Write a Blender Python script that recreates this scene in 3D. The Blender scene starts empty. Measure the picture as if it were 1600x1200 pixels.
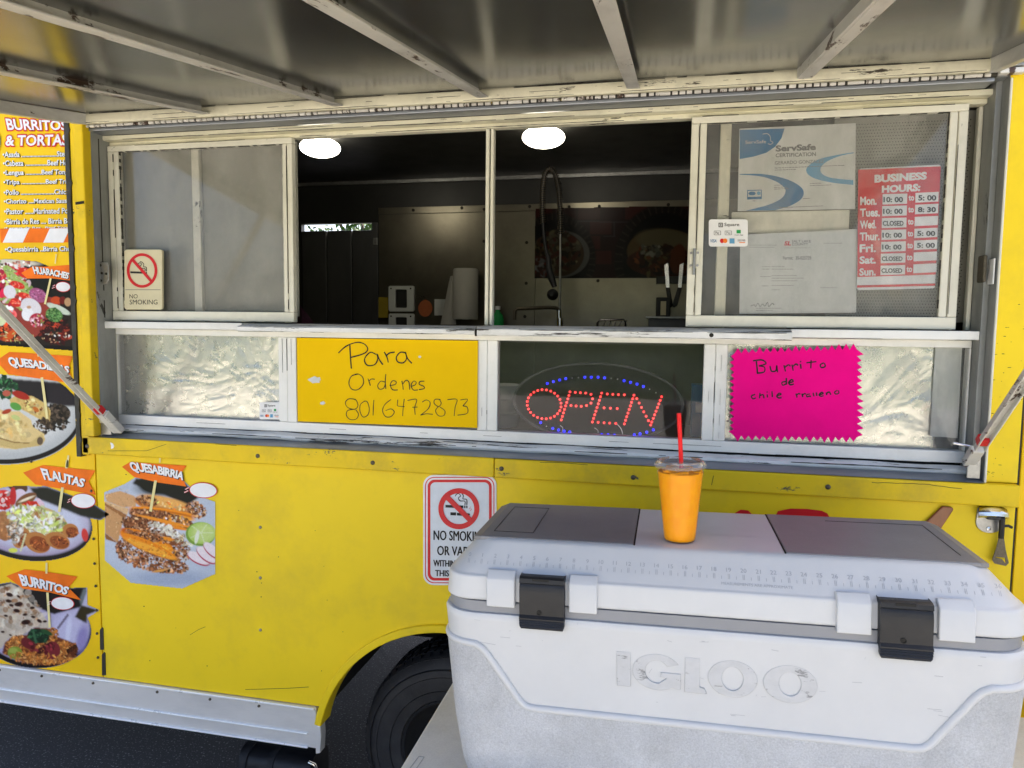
import bpy, math, random
import numpy as np
from mathutils import Vector, Matrix, noise

random.seed(7)
SC = bpy.context.scene
COL = SC.collection
PI = math.pi

# ------------------------------------------------------------------ camera
cam = bpy.data.cameras.new('camera')
cam.sensor_fit = 'HORIZONTAL'; cam.sensor_width = 36.0
cam.lens = 36.0 * 1112.87 / 1600.0
cam.clip_start = 0.02; cam.clip_end = 2000
cam_ob = bpy.data.objects.new('camera', cam); COL.objects.link(cam_ob)
R_, U_, F_ = (.97675, .21408, .01121), (-.02849, .07783, .99656), (-.21247, .97371, -.08212)
cam_ob.matrix_world = Matrix(((R_[0], U_[0], -F_[0], 0.0), (R_[1], U_[1], -F_[1], -1.90),
                              (R_[2], U_[2], -F_[2], 1.62), (0, 0, 0, 1)))
SC.camera = cam_ob

# ------------------------------------------------------------------ sky, sun, exposure
SUN_EL, SUN_AZ = math.radians(60), math.radians(20)      # the sun stands behind the truck, its near side lies in open shade
world = bpy.data.worlds.new('World'); SC.world = world; world.use_nodes = True
wn = world.node_tree.nodes; wl = world.node_tree.links
sky = wn.new('ShaderNodeTexSky'); sky.sky_type = 'NISHITA'; sky.sun_disc = False
sky.sun_elevation = SUN_EL; sky.sun_rotation = SUN_AZ
sky.air_density = .65; sky.dust_density = 5.0; sky.ozone_density = 1.0
wn['Background'].inputs[1].default_value = 0.15
wl.new(sky.outputs[0], wn['Background'].inputs[0])
sl = bpy.data.lights.new('sun', 'SUN'); sl.energy = 3.3; sl.angle = math.radians(1.0); sl.color = (1, .95, .86)
sun = bpy.data.objects.new('sun', sl); COL.objects.link(sun)
sd = Vector((math.sin(SUN_AZ) * math.cos(SUN_EL), math.cos(SUN_AZ) * math.cos(SUN_EL), math.sin(SUN_EL)))
sun.rotation_euler = sd.to_track_quat('Z', 'Y').to_euler(); sun.location = (0, 0, 12)
SC.view_settings.view_transform = 'Standard'; SC.view_settings.look = 'None'
SC.view_settings.exposure = 1.95; SC.view_settings.gamma = 1.0
SC.view_settings.use_curve_mapping = False
SC.cycles.max_bounces = 10; SC.cycles.diffuse_bounces = 5; SC.cycles.glossy_bounces = 5
SC.cycles.transparent_max_bounces = 16; SC.cycles.transmission_bounces = 8
SC.cycles.caustics_reflective = False; SC.cycles.caustics_refractive = False
SC.cycles.sample_clamp_indirect = 6.0

# ------------------------------------------------------------------ materials
def lin(c):
    return tuple(((x / 255.0) / 12.92 if x / 255.0 <= .04045 else ((x / 255.0 + .055) / 1.055) ** 2.4) for x in c)

class Nodes:
    def __init__(s, name):
        s.m = bpy.data.materials.new(name); s.m.use_nodes = True
        s.t = s.m.node_tree; s.n = s.t.nodes; s.l = s.t.links; s.b = s.n['Principled BSDF']
    def pos(s, scale=(1, 1, 1)):
        g = s.n.new('ShaderNodeNewGeometry'); mp = s.n.new('ShaderNodeMapping')
        mp.inputs['Scale'].default_value = scale; s.l.new(g.outputs['Position'], mp.inputs['Vector'])
        return mp.outputs[0]
    def noise(s, scale, detail=4, rough=.6, stretch=(1, 1, 1), dist=0.0):
        n = s.n.new('ShaderNodeTexNoise'); n.inputs['Scale'].default_value = scale
        n.inputs['Detail'].default_value = detail; n.inputs['Roughness'].default_value = rough
        n.inputs['Distortion'].default_value = dist
        s.l.new(s.pos(stretch), n.inputs['Vector']); return n.outputs['Fac']
    def ramp(s, sock, a, b, ca=(0, 0, 0, 1), cb=(1, 1, 1, 1)):
        r = s.n.new('ShaderNodeValToRGB'); e = r.color_ramp.elements
        e[0].position = a; e[1].position = b; e[0].color = ca; e[1].color = cb
        s.l.new(sock, r.inputs[0]); return r.outputs[0]
    def mix(s, fac, a, b, mode='MIX'):
        m = s.n.new('ShaderNodeMix'); m.data_type = 'RGBA'; m.blend_type = mode
        for idx, v in ((0, fac), (6, a), (7, b)):
            if isinstance(v, (int, float)): m.inputs[idx].default_value = v
            elif isinstance(v, tuple): m.inputs[idx].default_value = (*v[:3], 1)
            else: s.l.new(v, m.inputs[idx])
        return m.outputs[2]
    def mul(s, a, k):
        m = s.n.new('ShaderNodeMath'); m.operation = 'MULTIPLY'; s.l.new(a, m.inputs[0])
        if isinstance(k, (int, float)): m.inputs[1].default_value = k
        else: s.l.new(k, m.inputs[1])
        return m.outputs[0]
    def bump(s, sock, strength, dist=.01):
        b = s.n.new('ShaderNodeBump'); b.inputs['Strength'].default_value = strength
        b.inputs['Distance'].default_value = dist
        s.l.new(sock, b.inputs['Height']); s.l.new(b.outputs[0], s.b.inputs['Normal'])
    def base(s, v):
        if isinstance(v, tuple): s.b.inputs['Base Color'].default_value = (*v[:3], 1)
        else: s.l.new(v, s.b.inputs['Base Color'])
    def set(s, **k):
        for a, v in k.items(): s.b.inputs[a.replace('_', ' ')].default_value = v

def paint(name, col, rough=.45, metal=0.0, var=.12, vs=4.0, bump=.0, bs=300, chips=None, dirt=None, spec=.5, streak=(1, 1, 1), rvar=.12, speck=None):
    """plain surface with blotchy tone, optional chips (colour, amount, scale, stretch) and dirt (colour, amount, scale)"""
    N = Nodes(name); c = tuple(col)
    lo = tuple(x * (1 - var) for x in c); hi = tuple(min(1, x * (1 + var)) for x in c)
    out = N.mix(N.ramp(N.noise(vs, 5, .65, streak), .3, .7), lo, hi)
    if dirt: out = N.mix(N.mul(N.ramp(N.noise(dirt[2], 6, .7, dirt[3] if len(dirt) > 3 else (1, 1, 1)), .48, .75), dirt[1]), out, dirt[0])
    rr = N.n.new('ShaderNodeMapRange'); rr.inputs[3].default_value = rough - rvar; rr.inputs[4].default_value = rough + rvar
    N.l.new(N.noise(vs * 2.3, 5, .7, streak), rr.inputs[0]); N.l.new(rr.outputs[0], N.b.inputs['Roughness'])
    if chips:
        th = 1 - chips[1]
        f = N.ramp(N.noise(chips[2], 8, .72, chips[3] if len(chips) > 3 else (1, 1, 1), .3), th, th + .025)
        out = N.mix(f, out, chips[0])
    if speck: out = N.mix(1.0, out, N.mix(N.ramp(N.noise(speck[1], 3, .75), .3, .7), (1 - speck[0],) * 3, (1, 1, 1)), 'MULTIPLY')
    N.base(out); N.set(Metallic=metal)
    N.b.inputs['Specular IOR Level'].default_value = spec
    if bump: N.bump(N.noise(bs, 3, .6), bump, .002)
    return N.m

def flat(name, col, rough=.5, spec=.2, metal=0.0):
    N = Nodes(name); c = tuple(col)
    N.base(N.mix(N.ramp(N.noise(30, 4, .6), .3, .7), tuple(x * .94 for x in c), tuple(min(1, x * 1.04) for x in c)))
    N.set(Roughness=rough, Metallic=metal); N.b.inputs['Specular IOR Level'].default_value = spec
    return N.m

def emit(name, col, k):
    N = Nodes(name); N.base(tuple(col)); N.b.inputs['Emission Color'].default_value = (*col, 1)
    N.set(Emission_Strength=k, Roughness=.3); return N.m

def glass(name, tint=(1, 1, 1), haze=.06, rough=.02, hazecol=(.6, .6, .55), smear=14, ior=1.45, cap=1.0):
    """thin dusty window glass: clear with fresnel reflection plus a film of dust"""
    m = bpy.data.materials.new(name); m.use_nodes = True; t = m.node_tree; t.nodes.clear(); n = t.nodes; l = t.links
    o = n.new('ShaderNodeOutputMaterial'); tr = n.new('ShaderNodeBsdfTransparent'); gl = n.new('ShaderNodeBsdfGlossy')
    df = n.new('ShaderNodeBsdfDiffuse'); fr = n.new('ShaderNodeFresnel'); m1 = n.new('ShaderNodeMixShader'); m2 = n.new('ShaderNodeMixShader')
    tr.inputs[0].default_value = (*tint, 1); gl.inputs['Roughness'].default_value = rough; fr.inputs[0].default_value = ior
    df.inputs[0].default_value = (*hazecol, 1)
    g = n.new('ShaderNodeNewGeometry'); mp = n.new('ShaderNodeMapping'); mp.inputs['Scale'].default_value = (1, 1, .5)
    nz = n.new('ShaderNodeTexNoise'); nz.inputs['Scale'].default_value = smear; nz.inputs['Detail'].default_value = 7; nz.inputs['Roughness'].default_value = .7
    mr = n.new('ShaderNodeMapRange'); mr.inputs[1].default_value = .3; mr.inputs[2].default_value = .75; mr.inputs[3].default_value = haze * .35; mr.inputs[4].default_value = haze * 1.8
    l.new(g.outputs['Position'], mp.inputs[0]); l.new(mp.outputs[0], nz.inputs['Vector']); l.new(nz.outputs['Fac'], mr.inputs[0])
    l.new(mr.outputs[0], m1.inputs[0]); l.new(tr.outputs[0], m1.inputs[1]); l.new(df.outputs[0], m1.inputs[2])
    fm = n.new('ShaderNodeMath'); fm.operation = 'MULTIPLY'; fm.inputs[1].default_value = cap; l.new(fr.outputs[0], fm.inputs[0]); l.new(fm.outputs[0], m2.inputs[0]); l.new(m1.outputs[0], m2.inputs[1]); l.new(gl.outputs[0], m2.inputs[2])
    l.new(m2.outputs[0], o.inputs[0]); return m

def printed(name, rough=.4, fine=.10, ink=1.0):
    """ink on vinyl: the print's colours come with the sheet's own vertices"""
    N = Nodes(name); a = N.n.new('ShaderNodeAttribute'); a.attribute_name = 'Col'
    v = N.mix(N.ramp(N.noise(260, 3, .7), .25, .75), ((1 - fine * 2) * ink,) * 3, (ink, ink, ink))
    N.base(N.mix(1.0, a.outputs['Color'], v, 'MULTIPLY')); N.set(Roughness=rough)
    N.b.inputs['Specular IOR Level'].default_value = .12
    return N.m

YEL = (.86, .62, .012)
mt = {}
mt['yellow'] = paint('yellow_paint', YEL, .5, spec=.25, var=.05, vs=1.6, bump=.05, bs=40, chips=((.40, .28, .03), .285, 38, (1, 1, 1)), dirt=((.42, .31, .05), .35, 3.0))
mt['yellow_worn'] = paint('worn_yellow_paint', (.80, .555, .012), .55, spec=.25, var=.08, vs=4, bump=.12, bs=60, chips=((.10, .09, .06), .365, 22, (.45, 1, 1)), dirt=((.30, .22, .05), .5, 6))
mt['yellow_vinyl'] = paint('yellow_vinyl_wrap', (.88, .56, .003), .42, spec=.2, var=.05, vs=1.4, dirt=((.6, .40, .02), .3, 3))
mt['orange_vinyl'] = paint('orange_vinyl', (.88, .17, .008), .45, spec=.15, var=.22, vs=7)
mt['white_paint'] = paint('chipped_white_paint', (.70, .67, .51), .5, var=.07, vs=5, bump=.18, bs=120, chips=((.06, .05, .035), .375, 20, (.22, 1, 1.6)), dirt=((.33, .32, .24), .5, 9))
mt['white_sash'] = paint('sash_white_paint', (.72, .70, .59), .45, var=.05, vs=4, bump=.08, bs=140, chips=((.08, .07, .055), .325, 24, (.5, 1, .35)), dirt=((.40, .39, .31), .4, 7))
mt['white_peeled'] = paint('peeling_white_paint', (.80, .80, .78), .6, var=.08, vs=8, bump=.35, bs=90, chips=((.045, .04, .035), .43, 26, (.16, 1.2, 2.2)), dirt=((.30, .29, .25), .6, 14, (.3, 1, 1)))
mt['white_lower'] = paint('lower_frame_white_paint', (.80, .80, .77), .45, var=.05, vs=4, bump=.08, bs=140, chips=((.09, .085, .08), .32, 24, (.5, 1, .35)), dirt=((.52, .51, .46), .4, 7))
mt['rib_paint'] = paint('rib_paint_chipped', (.62, .61, .57), .5, var=.10, vs=6, bump=.2, bs=100, chips=((.06, .032, .018), .42, 13, (1.6, .30, 1)), dirt=((.24, .21, .17), .6, 8, (1, .3, 1)))
mt['grey_jamb'] = paint('grey_jamb_metal', (.30, .31, .30), .42, .35, var=.12, vs=5, chips=((.05, .05, .045), .35, 14, (1, 1, .3)), dirt=((.10, .10, .09), .6, 6, (1, 1, .3)))
mt['grey_flash'] = paint('grey_flashing', (.26, .28, .31), .35, .6, var=.18, vs=5, streak=(.2, 1, 1), chips=((.03, .03, .03), .26, 9, (.2, 1, 1)))
mt['black_seal'] = paint('black_sealant', (.035, .032, .022), .7, var=.4, vs=30, bump=.6, bs=90, chips=((.40, .28, .02), .36, 30))
mt['alu'] = paint('skirt_aluminium', (.78, .77, .74), .36, .35, var=.06, vs=3, streak=(.3, 1, 1), dirt=((.30, .31, .32), .4, 5, (.3, 1, 1)))
mt['alu_ridge'] = paint('bright_aluminium', (.86, .86, .85), .30, .25, var=.04, vs=6, dirt=((.66, .66, .66), .4, 9, (.2, 1, 1)))
mt['galv'] = paint('dull_steel', (.30, .30, .29), .38, .85, var=.2, vs=40)
mt['chrome'] = paint('bright_steel', (.70, .70, .70), .2, 1.0, var=.05, vs=40, rvar=.05)
mt['bolt'] = paint('bolt_head', (.10, .085, .06), .45, .6, var=.3, vs=200)
mt['awning_sheet'] = paint('awning_sheet_metal', (.215, .222, .225), .20, .80, var=.10, vs=2.2, streak=(1, .5, 1), bump=.04, bs=6, dirt=((.15, .145, .13), .5, 2.5), rvar=.08)
mt['dark_rubber'] = paint('tyre_rubber', (.016, .016, .018), .7, var=.3, vs=14, bump=.3, bs=160, dirt=((.06, .058, .055), .5, 9))
mt['black_plastic'] = paint('black_plastic', (.017, .017, .019), .45, spec=.35, var=.2, vs=20, bump=.10, bs=500)
mt['sign_black'] = paint('matt_sign_black', (.010, .010, .010), .8, var=.2, vs=20, spec=.1)
mt['black'] = paint('black_paint', (.012, .012, .012), .5, var=.3, vs=20)
mt['under'] = paint('underbody_black', (.007, .007, .008), .95, var=.4, vs=8)
mt['interior_steel'] = paint('stained_steel_wall', (.18, .163, .122), .30, .85, var=.22, vs=2.6, chips=((.05, .045, .035), .225, 26), dirt=((.13, .115, .085), .6, 3.5), rvar=.06)
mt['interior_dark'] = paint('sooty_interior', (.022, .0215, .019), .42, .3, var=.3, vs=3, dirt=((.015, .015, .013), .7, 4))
mt['interior_door'] = paint('grey_door_metal', (.085, .085, .085), .42, .5, var=.2, vs=5, streak=(1, 1, .3))
mt['red'] = flat('red_ink', lin((200, 42, 46)), .35)
mt['sign_red'] = flat('sign_red', lin((206, 38, 44)), .32)
mt['white_ink'] = flat('white_ink', (.80, .80, .80), .35)
mt['cream'] = flat('cream_plastic', (.66, .60, .40), .35)
mt['black_ink'] = flat('black_ink', (.012, .012, .012), .45)
mt['grey_ink'] = flat('grey_ink', (.16, .16, .16), .5)
mt['pale_ink'] = flat('pale_grey_ink', (.42, .42, .40), .5)
mt['green_ink'] = flat('green_ink', (.02, .32, .08), .5)
mt['blue_ink'] = flat('blue_ink', (.03, .16, .34), .4)
mt['skyblue_ink'] = flat('light_blue_ink', (.12, .33, .53), .4)
mt['orange_ink'] = flat('orange_ink', (.85, .22, .03), .4)
mt['paper'] = paint('certificate_paper', (.60, .61, .58), .6, var=.06, vs=9)
mt['yellow_card'] = paint('yellow_poster_board', (.84, .53, .002), .75, spec=.1, var=.04, vs=5, bump=.06, bs=25)
mt['pink_card'] = paint('magenta_poster_board', (.86, .001, .24), .75, spec=.1, var=.07, vs=6, bump=.10, bs=14)
mt['foil'] = paint('kitchen_foil', (.56, .555, .505), .28, 1.0, var=.04, vs=8, rvar=.08)
mt['screen'] = paint('insect_screen', (.27, .265, .225), .75, .0, var=.14, vs=4, dirt=((.30, .30, .26), .5, 3))
mt['glass'] = glass('dusty_glass', haze=.10, ior=1.32)
mt['glass_clean'] = glass('clear_glass', haze=.012, ior=1.26)
mt['print'] = printed('printed_vinyl')
mt['poster_print'] = printed('poster_print', .28, .05, .17)
mt['cooler_white'] = paint('cooler_white_plastic', (.60, .60, .595), .42, var=.035, vs=5, bump=.05, bs=260, chips=((.34, .34, .35), .275, 45, (.35, 1, 1)), dirt=((.55, .55, .54), .3, 6))
mt['cooler_grain'] = paint('cooler_grained_plastic', (.60, .605, .615), .62, var=.09, vs=9, speck=(.30, 300), bump=1.0, bs=330, dirt=((.42, .42, .41), .55, 11, (1, 1, .6)))
mt['cooler_logo'] = paint('cooler_scuffed_logo', (.535, .535, .535), .42, var=.06, vs=30, chips=((.26, .26, .26), .41, 60, (.30, 1, 1)), dirt=((.45, .45, .44), .5, 40, (.3, 1, 1)))
mt['cooler_band'] = paint('cooler_grey_band', (.245, .25, .265), .42, var=.05, vs=8)
mt['cooler_grey'] = paint('cooler_grey_panel', (.235, .228, .232), .5, speck=(.12, 350), var=.05, vs=5, bump=.12, bs=420)
mt['cooler_mark'] = flat('moulded_mark', (.41, .415, .43), .5)
mt['table'] = paint('grey_white_table_plastic', (.76, .74, .69), .55, var=.05, vs=9, bump=.25, bs=240, chips=((.40, .39, .36), .30, 40), dirt=((.52, .49, .44), .5, 7), speck=(.12, 260))
mt['straw'] = flat('red_straw', (.80, .006, .012), .3)
mt['towel'] = paint('paper_towel', (.45, .43, .39), .9, var=.04, vs=9, bump=.3, bs=120)
mt['grime_shade'] = flat('black_grime_and_shade', (.03, .027, .022), .8)  # dirt and holes, and also the shade painted along the frame joints
mt['leaf'] = paint('tree_leaves', (.07, .14, .022), .6, var=.5, vs=3)
mt['bark'] = paint('tree_bark', (.10, .07, .05), .9, var=.3, vs=9)
mt['wood'] = paint('varnished_wood', (.26, .085, .025), .35, var=.25, vs=12, streak=(3, 1, .6))
mt['lampglow'] = emit('lit_lamp_dome', (1.0, .93, .76), 5.0)
mt['lamp_rim'] = flat('cream_lamp_rim', (.6, .5, .25), .4)
mt['led_red'] = emit('lit_red_led', (1.0, .008, .02), .55)
mt['led_core'] = emit('led_core', (1.0, .35, .22), .5)
mt['led_blue'] = emit('lit_blue_led', (.015, .02, 1.0), .6)
mt['led_off'] = flat('unlit_led', (.55, .55, .55), .2)

# ------------------------------------------------------------------ mesh building
class MB:
    def __init__(s): s.v = []; s.f = []
    def add(s, vs, fs):
        o = len(s.v); s.v += [tuple(p) for p in vs]; s.f += [tuple(i + o for i in q) for q in fs]; return s
    def box(s, x0, x1, y0, y1, z0, z1):
        return s.add([(x, y, z) for z in (z0, z1) for x, y in ((x0, y0), (x1, y0), (x1, y1), (x0, y1))],
                     [(3, 2, 1, 0), (4, 5, 6, 7), (0, 1, 5, 4), (1, 2, 6, 5), (2, 3, 7, 6), (3, 0, 4, 7)])
    def beam(s, a, b, w, h, up=(0, 0, 1)):
        a = Vector(a); b = Vector(b); d = (b - a).normalized(); r = d.cross(Vector(up)).normalized(); u = r.cross(d)
        vs = [p + r * i * w / 2 + u * j * h / 2 for p in (a, b) for i, j in ((-1, -1), (1, -1), (1, 1), (-1, 1))]
        return s.add(vs, [(3, 2, 1, 0), (4, 5, 6, 7), (0, 1, 5, 4), (1, 2, 6, 5), (2, 3, 7, 6), (3, 0, 4, 7)])
    def prism(s, pts, y0, y1):                  # outline in x,z pushed along y
        n = len(pts); vs = [(x, y0, z) for x, z in pts] + [(x, y1, z) for x, z in pts]
        return s.add(vs, [tuple(range(n)), tuple(range(2 * n - 1, n - 1, -1))] + [(i, i + n, (i + 1) % n + n, (i + 1) % n) for i in range(n)])
    def prism_z(s, pts, z0, z1):
        n = len(pts); vs = [(x, y, z0) for x, y in pts] + [(x, y, z1) for x, y in pts]
        return s.add(vs, [tuple(range(n - 1, -1, -1)), tuple(range(n, 2 * n))] + [(i, (i + 1) % n, (i + 1) % n + n, i + n) for i in range(n)])
    def ring_prism(s, outer, inner, y0, y1):    # flat ring in x,z with thickness
        n = len(outer); vs = [(x, y, z) for y in (y0, y1) for L in (outer, inner) for x, z in L]; fs = []
        for i in range(n):
            j = (i + 1) % n
            fs += [(i, j, n + j, n + i), (2 * n + i, 3 * n + i, 3 * n + j, 2 * n + j), (i, 2 * n + i, 2 * n + j, j), (n + i, n + j, 3 * n + j, 3 * n + i)]
        return s.add(vs, fs)
    def cyl(s, a, b, r, n=16, r1=None):
        a = Vector(a); b = Vector(b); d = (b - a).normalized(); t = Vector((0, 0, 1)) if abs(d.z) < .9 else Vector((1, 0, 0))
        u = d.cross(t).normalized(); w = d.cross(u); r1 = r if r1 is None else r1
        vs = [a + (u * math.cos(2 * PI * i / n) + w * math.sin(2 * PI * i / n)) * r for i in range(n)] + \
             [b + (u * math.cos(2 * PI * i / n) + w * math.sin(2 * PI * i / n)) * r1 for i in range(n)]
        return s.add(vs, [tuple(range(n)), tuple(range(2 * n - 1, n - 1, -1))] + [(i, i + n, (i + 1) % n + n, (i + 1) % n) for i in range(n)])
    def tube(s, pts, r, n=8):
        P = [Vector(p) for p in pts]; vs = []; prev = None
        for i, p in enumerate(P):
            d = (P[min(i + 1, len(P) - 1)] - P[max(i - 1, 0)]).normalized()
            if prev is None: t = Vector((0, 0, 1)) if abs(d.z) < .9 else Vector((1, 0, 0)); u = d.cross(t).normalized()
            else: u = (prev - d * prev.dot(d)).normalized()
            prev = u; w = d.cross(u); rr = r[i] if isinstance(r, (list, tuple)) else r
            vs += [p + (u * math.cos(2 * PI * k / n) + w * math.sin(2 * PI * k / n)) * rr for k in range(n)]
        m = len(P); fs = [(i * n + k, i * n + (k + 1) % n, (i + 1) * n + (k + 1) % n, (i + 1) * n + k) for i in range(m - 1) for k in range(n)]
        return s.add(vs, fs + [tuple(range(n - 1, -1, -1)), tuple(range((m - 1) * n, m * n))])
    def lathe(s, prof, c=(0, 0, 0), n=32, axis='z', cap=True):
        vs = []
        for r, h in prof:
            for k in range(n):
                a = 2 * PI * k / n; p = (r * math.cos(a), r * math.sin(a), h)
                if axis == 'y': p = (p[0], p[2], p[1])
                vs.append((p[0] + c[0], p[1] + c[1], p[2] + c[2]))
        m = len(prof); fs = [(i * n + k, i * n + (k + 1) % n, (i + 1) * n + (k + 1) % n, (i + 1) * n + k) for i in range(m - 1) for k in range(n)]
        if cap: fs += [tuple(range(n - 1, -1, -1)), tuple(range((m - 1) * n, m * n))]
        return s.add(vs, fs)
    def loft(s, rings, cap0=True, cap1=True):
        n = len(rings[0]); m = len(rings); vs = [p for r in rings for p in r]
        fs = [(i * n + k, i * n + (k + 1) % n, (i + 1) * n + (k + 1) % n, (i + 1) * n + k) for i in range(m - 1) for k in range(n)]
        if cap0: fs.append(tuple(range(n - 1, -1, -1)))
        if cap1: fs.append(tuple(range((m - 1) * n, m * n)))
        return s.add(vs, fs)
    def grid(s, nu, nv, fn):
        vs = [fn(i / nu, j / nv) for j in range(nv + 1) for i in range(nu + 1)]
        return s.add(vs, [(j * (nu + 1) + i, j * (nu + 1) + i + 1, (j + 1) * (nu + 1) + i + 1, (j + 1) * (nu + 1) + i) for j in range(nv) for i in range(nu)])

XF = [Matrix.Identity(4)]                       # where a thing built in its own measures stands
WORLD = {}                                      # world origin of each object

def build(mb, name, mat, parent=None, bevel=0.0, smooth=False, seg=2, cols=None, kind=None):
    M = XF[0]; P = [M @ Vector(p) for p in mb.v]
    lo = [min(p[i] for p in P) for i in range(3)]; hi = [max(p[i] for p in P) for i in range(3)]
    o = Vector(((lo[0] + hi[0]) / 2, (lo[1] + hi[1]) / 2, lo[2]))
    me = bpy.data.meshes.new(name); me.from_pydata([p - o for p in P], [], mb.f)
    if cols is not None:
        ca = me.color_attributes.new('Col', 'FLOAT_COLOR', 'POINT')
        ca.data.foreach_set('color', np.hstack([cols, np.ones((len(cols), 1))]).astype(np.float32).ravel())
    me.materials.append(mt[mat] if isinstance(mat, str) else mat)
    if smooth:
        me.polygons.foreach_set('use_smooth', [True] * len(me.polygons)); me.set_sharp_from_angle(angle=math.radians(42))
    me.update()
    ob = bpy.data.objects.new(name, me); COL.objects.link(ob); place(ob, o, parent)
    if bevel:
        b = ob.modifiers.new('bevel', 'BEVEL'); b.width = bevel; b.segments = seg; b.limit_method = 'ANGLE'; b.angle_limit = math.radians(35)
    if kind: ob['kind'] = kind
    return ob

def place(ob, o, parent):
    o = Vector(o); ob.location = o; WORLD[ob.name] = o
    if parent is not None:
        ob.parent = parent; ob.matrix_parent_inverse = Matrix.Translation(-WORLD[parent.name])

def empty(name, loc, label, cat, group=None):
    e = bpy.data.objects.new(name, None); COL.objects.link(e); e.empty_display_size = .1; place(e, XF[0] @ Vector(loc), None)
    return tag(e, label, cat, group)

def tag(o, label, cat, group=None):
    o['label'] = label; o['category'] = cat
    if group: o['group'] = group
    return o

def copy_at(src, offset, parent):               # a like piece that shares the mesh
    c = src.copy(); COL.objects.link(c); place(c, WORLD[src.name] + Vector(offset), parent); return c

def rrect(x0, x1, z0, z1, r, n=6):
    out = []
    for cx, cz, a0 in ((x1 - r, z1 - r, 0), (x0 + r, z1 - r, 90), (x0 + r, z0 + r, 180), (x1 - r, z0 + r, 270)):
        out += [(cx + r * math.cos(math.radians(a0 + 90 * i / n)), cz + r * math.sin(math.radians(a0 + 90 * i / n))) for i in range(n + 1)]
    return out

def ellipse(cx, cz, rx, rz, n=40, rot=0):
    c, s = math.cos(rot), math.sin(rot)
    return [(cx + rx * math.cos(2 * PI * i / n) * c - rz * math.sin(2 * PI * i / n) * s, cz + rx * math.cos(2 * PI * i / n) * s + rz * math.sin(2 * PI * i / n) * c) for i in range(n)]

# ------------------------------------------------------------------ flat layouts: artwork measures -> metres on the panel
LAY = {
    'Q': (-1.76169, 0.37963, 0.01108, 1.21770, 0.07530, -0.41325, 0.04379, -0.01593),
    'HU': (-2.09583, 0.26667, 0.00778, 1.82263, 0.05289, -0.29019, 0.03076, -0.01118),
    'QD': (-2.11247, 0.32045, 0.00935, 1.53596, 0.06356, -0.34870, 0.03697, -0.01344),
    'FL': (-2.13445, 0.29115, 0.00849, 1.15723, 0.05775, -0.31683, 0.03359, -0.01221),
    'BU': (-2.15456, 0.29522, 0.00861, 0.81057, 0.05856, -0.32126, 0.03406, -0.01238),
    'MENU': (-2.06707, 0.66920, 0.01952, 2.31813, 0.13274, -0.72834, 0.07720, -0.02807),
    'NSB': (-0.69196, 0.28227, 0.00823, 1.21383, 0.05599, -0.30705, 0.03256, -0.01183),
    'RW': (0.00689, 0.55230, 0.01611, 2.25650, 0.10588, -0.59945, 0.06145, -0.02233),
    'NSS': (-1.89044, 0.56133, 0.01637, 2.26760, 0.10813, -0.60960, 0.06277, -0.02282),
    'YS': (-1.14154, 0.40076, 0.01169, 1.64742, 0.07720, -0.43543, 0.04482, -0.01630),
    'LED': (-0.55255, 0.45248, 0.01320, 1.65254, 0.08552, -0.49086, 0.04959, -0.01803),
    'PK': (0.09057, 0.51735, 0.01509, 1.65661, 0.09966, -0.56191, 0.05785, -0.02103),
    'PO': (-0.94522, 0.67620, 0.01973, 2.36091, 0.06870, -0.71237, 0.03762, -0.01368),
    'DEC': (0.16760, 0.46705, 0.01362, 1.17601, 0.09264, -0.50820, 0.05388, -0.01958),
    'SQ': (-1.87133, 0.45505, 0.01328, 1.64198, 0.08766, -0.49435, 0.05089, -0.01850),
}
def lay(k, u, v):
    a, b, c, d, e, f, g, h = LAY[k]; u = u / 1e3; v = v / 1e3; w = 1 + g * u + h * v
    return ((a + b * u + c * v) / w, (d + e * u + f * v) / w)
def layp(k, pts): return [lay(k, u, v) for u, v in pts]

_tmp = bpy.data.scenes.new('type_setting'); _tc = {}
def glyphs(txt, off=0.0, shear=0.0, space=1.0):
    key = (txt, off, shear, space)
    if key not in _tc:
        cu = bpy.data.curves.new('t', 'FONT'); cu.body = txt; cu.size = 1; cu.offset = off; cu.shear = shear
        cu.space_character = space; cu.resolution_u = 3; cu.fill_mode = 'FRONT'
        ob = bpy.data.objects.new('t', cu); _tmp.collection.objects.link(ob)
        _tmp.view_layers[0].update(); dg = _tmp.view_layers[0].depsgraph
        me = bpy.data.meshes.new_from_object(ob.evaluated_get(dg), depsgraph=dg)
        V = np.array([(p.co.x, p.co.y) for p in me.vertices]); F = [tuple(p.vertices) for p in me.polygons]
        _tc[key] = (V, F); bpy.data.objects.remove(ob); bpy.data.meshes.remove(me); bpy.data.curves.remove(cu)
    return _tc[key]

def text_mb(txt, quad, k, y, off=.0, shear=0.0, bend=0.0, space=1.0, mb=None, thick=0.0):
    """lettering set into a four-cornered field (top left, top right, bottom right, bottom left) of a layout"""
    V, F = glyphs(txt, off, shear, space); lo = V.min(0); hi = V.max(0); T = (V - lo) / np.maximum(hi - lo, 1e-6)
    (ax, ay), (bx, by), (cx, cy), (dx, dy) = quad; P = []
    for s, t in T:
        t = 1 - t
        u = (1 - t) * ((1 - s) * ax + s * bx) + t * ((1 - s) * dx + s * cx)
        v = (1 - t) * ((1 - s) * ay + s * by) + t * ((1 - s) * dy + s * cy) + bend * 4 * s * (1 - s)
        X, Z = lay(k, u, v) if k else (u, v); P.append((X, y, Z))
    mb = mb or MB(); mb.add(P, F); return mb

def rq(u0, v0, u1, v1): return ((u0, v0), (u1, v0), (u1, v1), (u0, v1))

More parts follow.
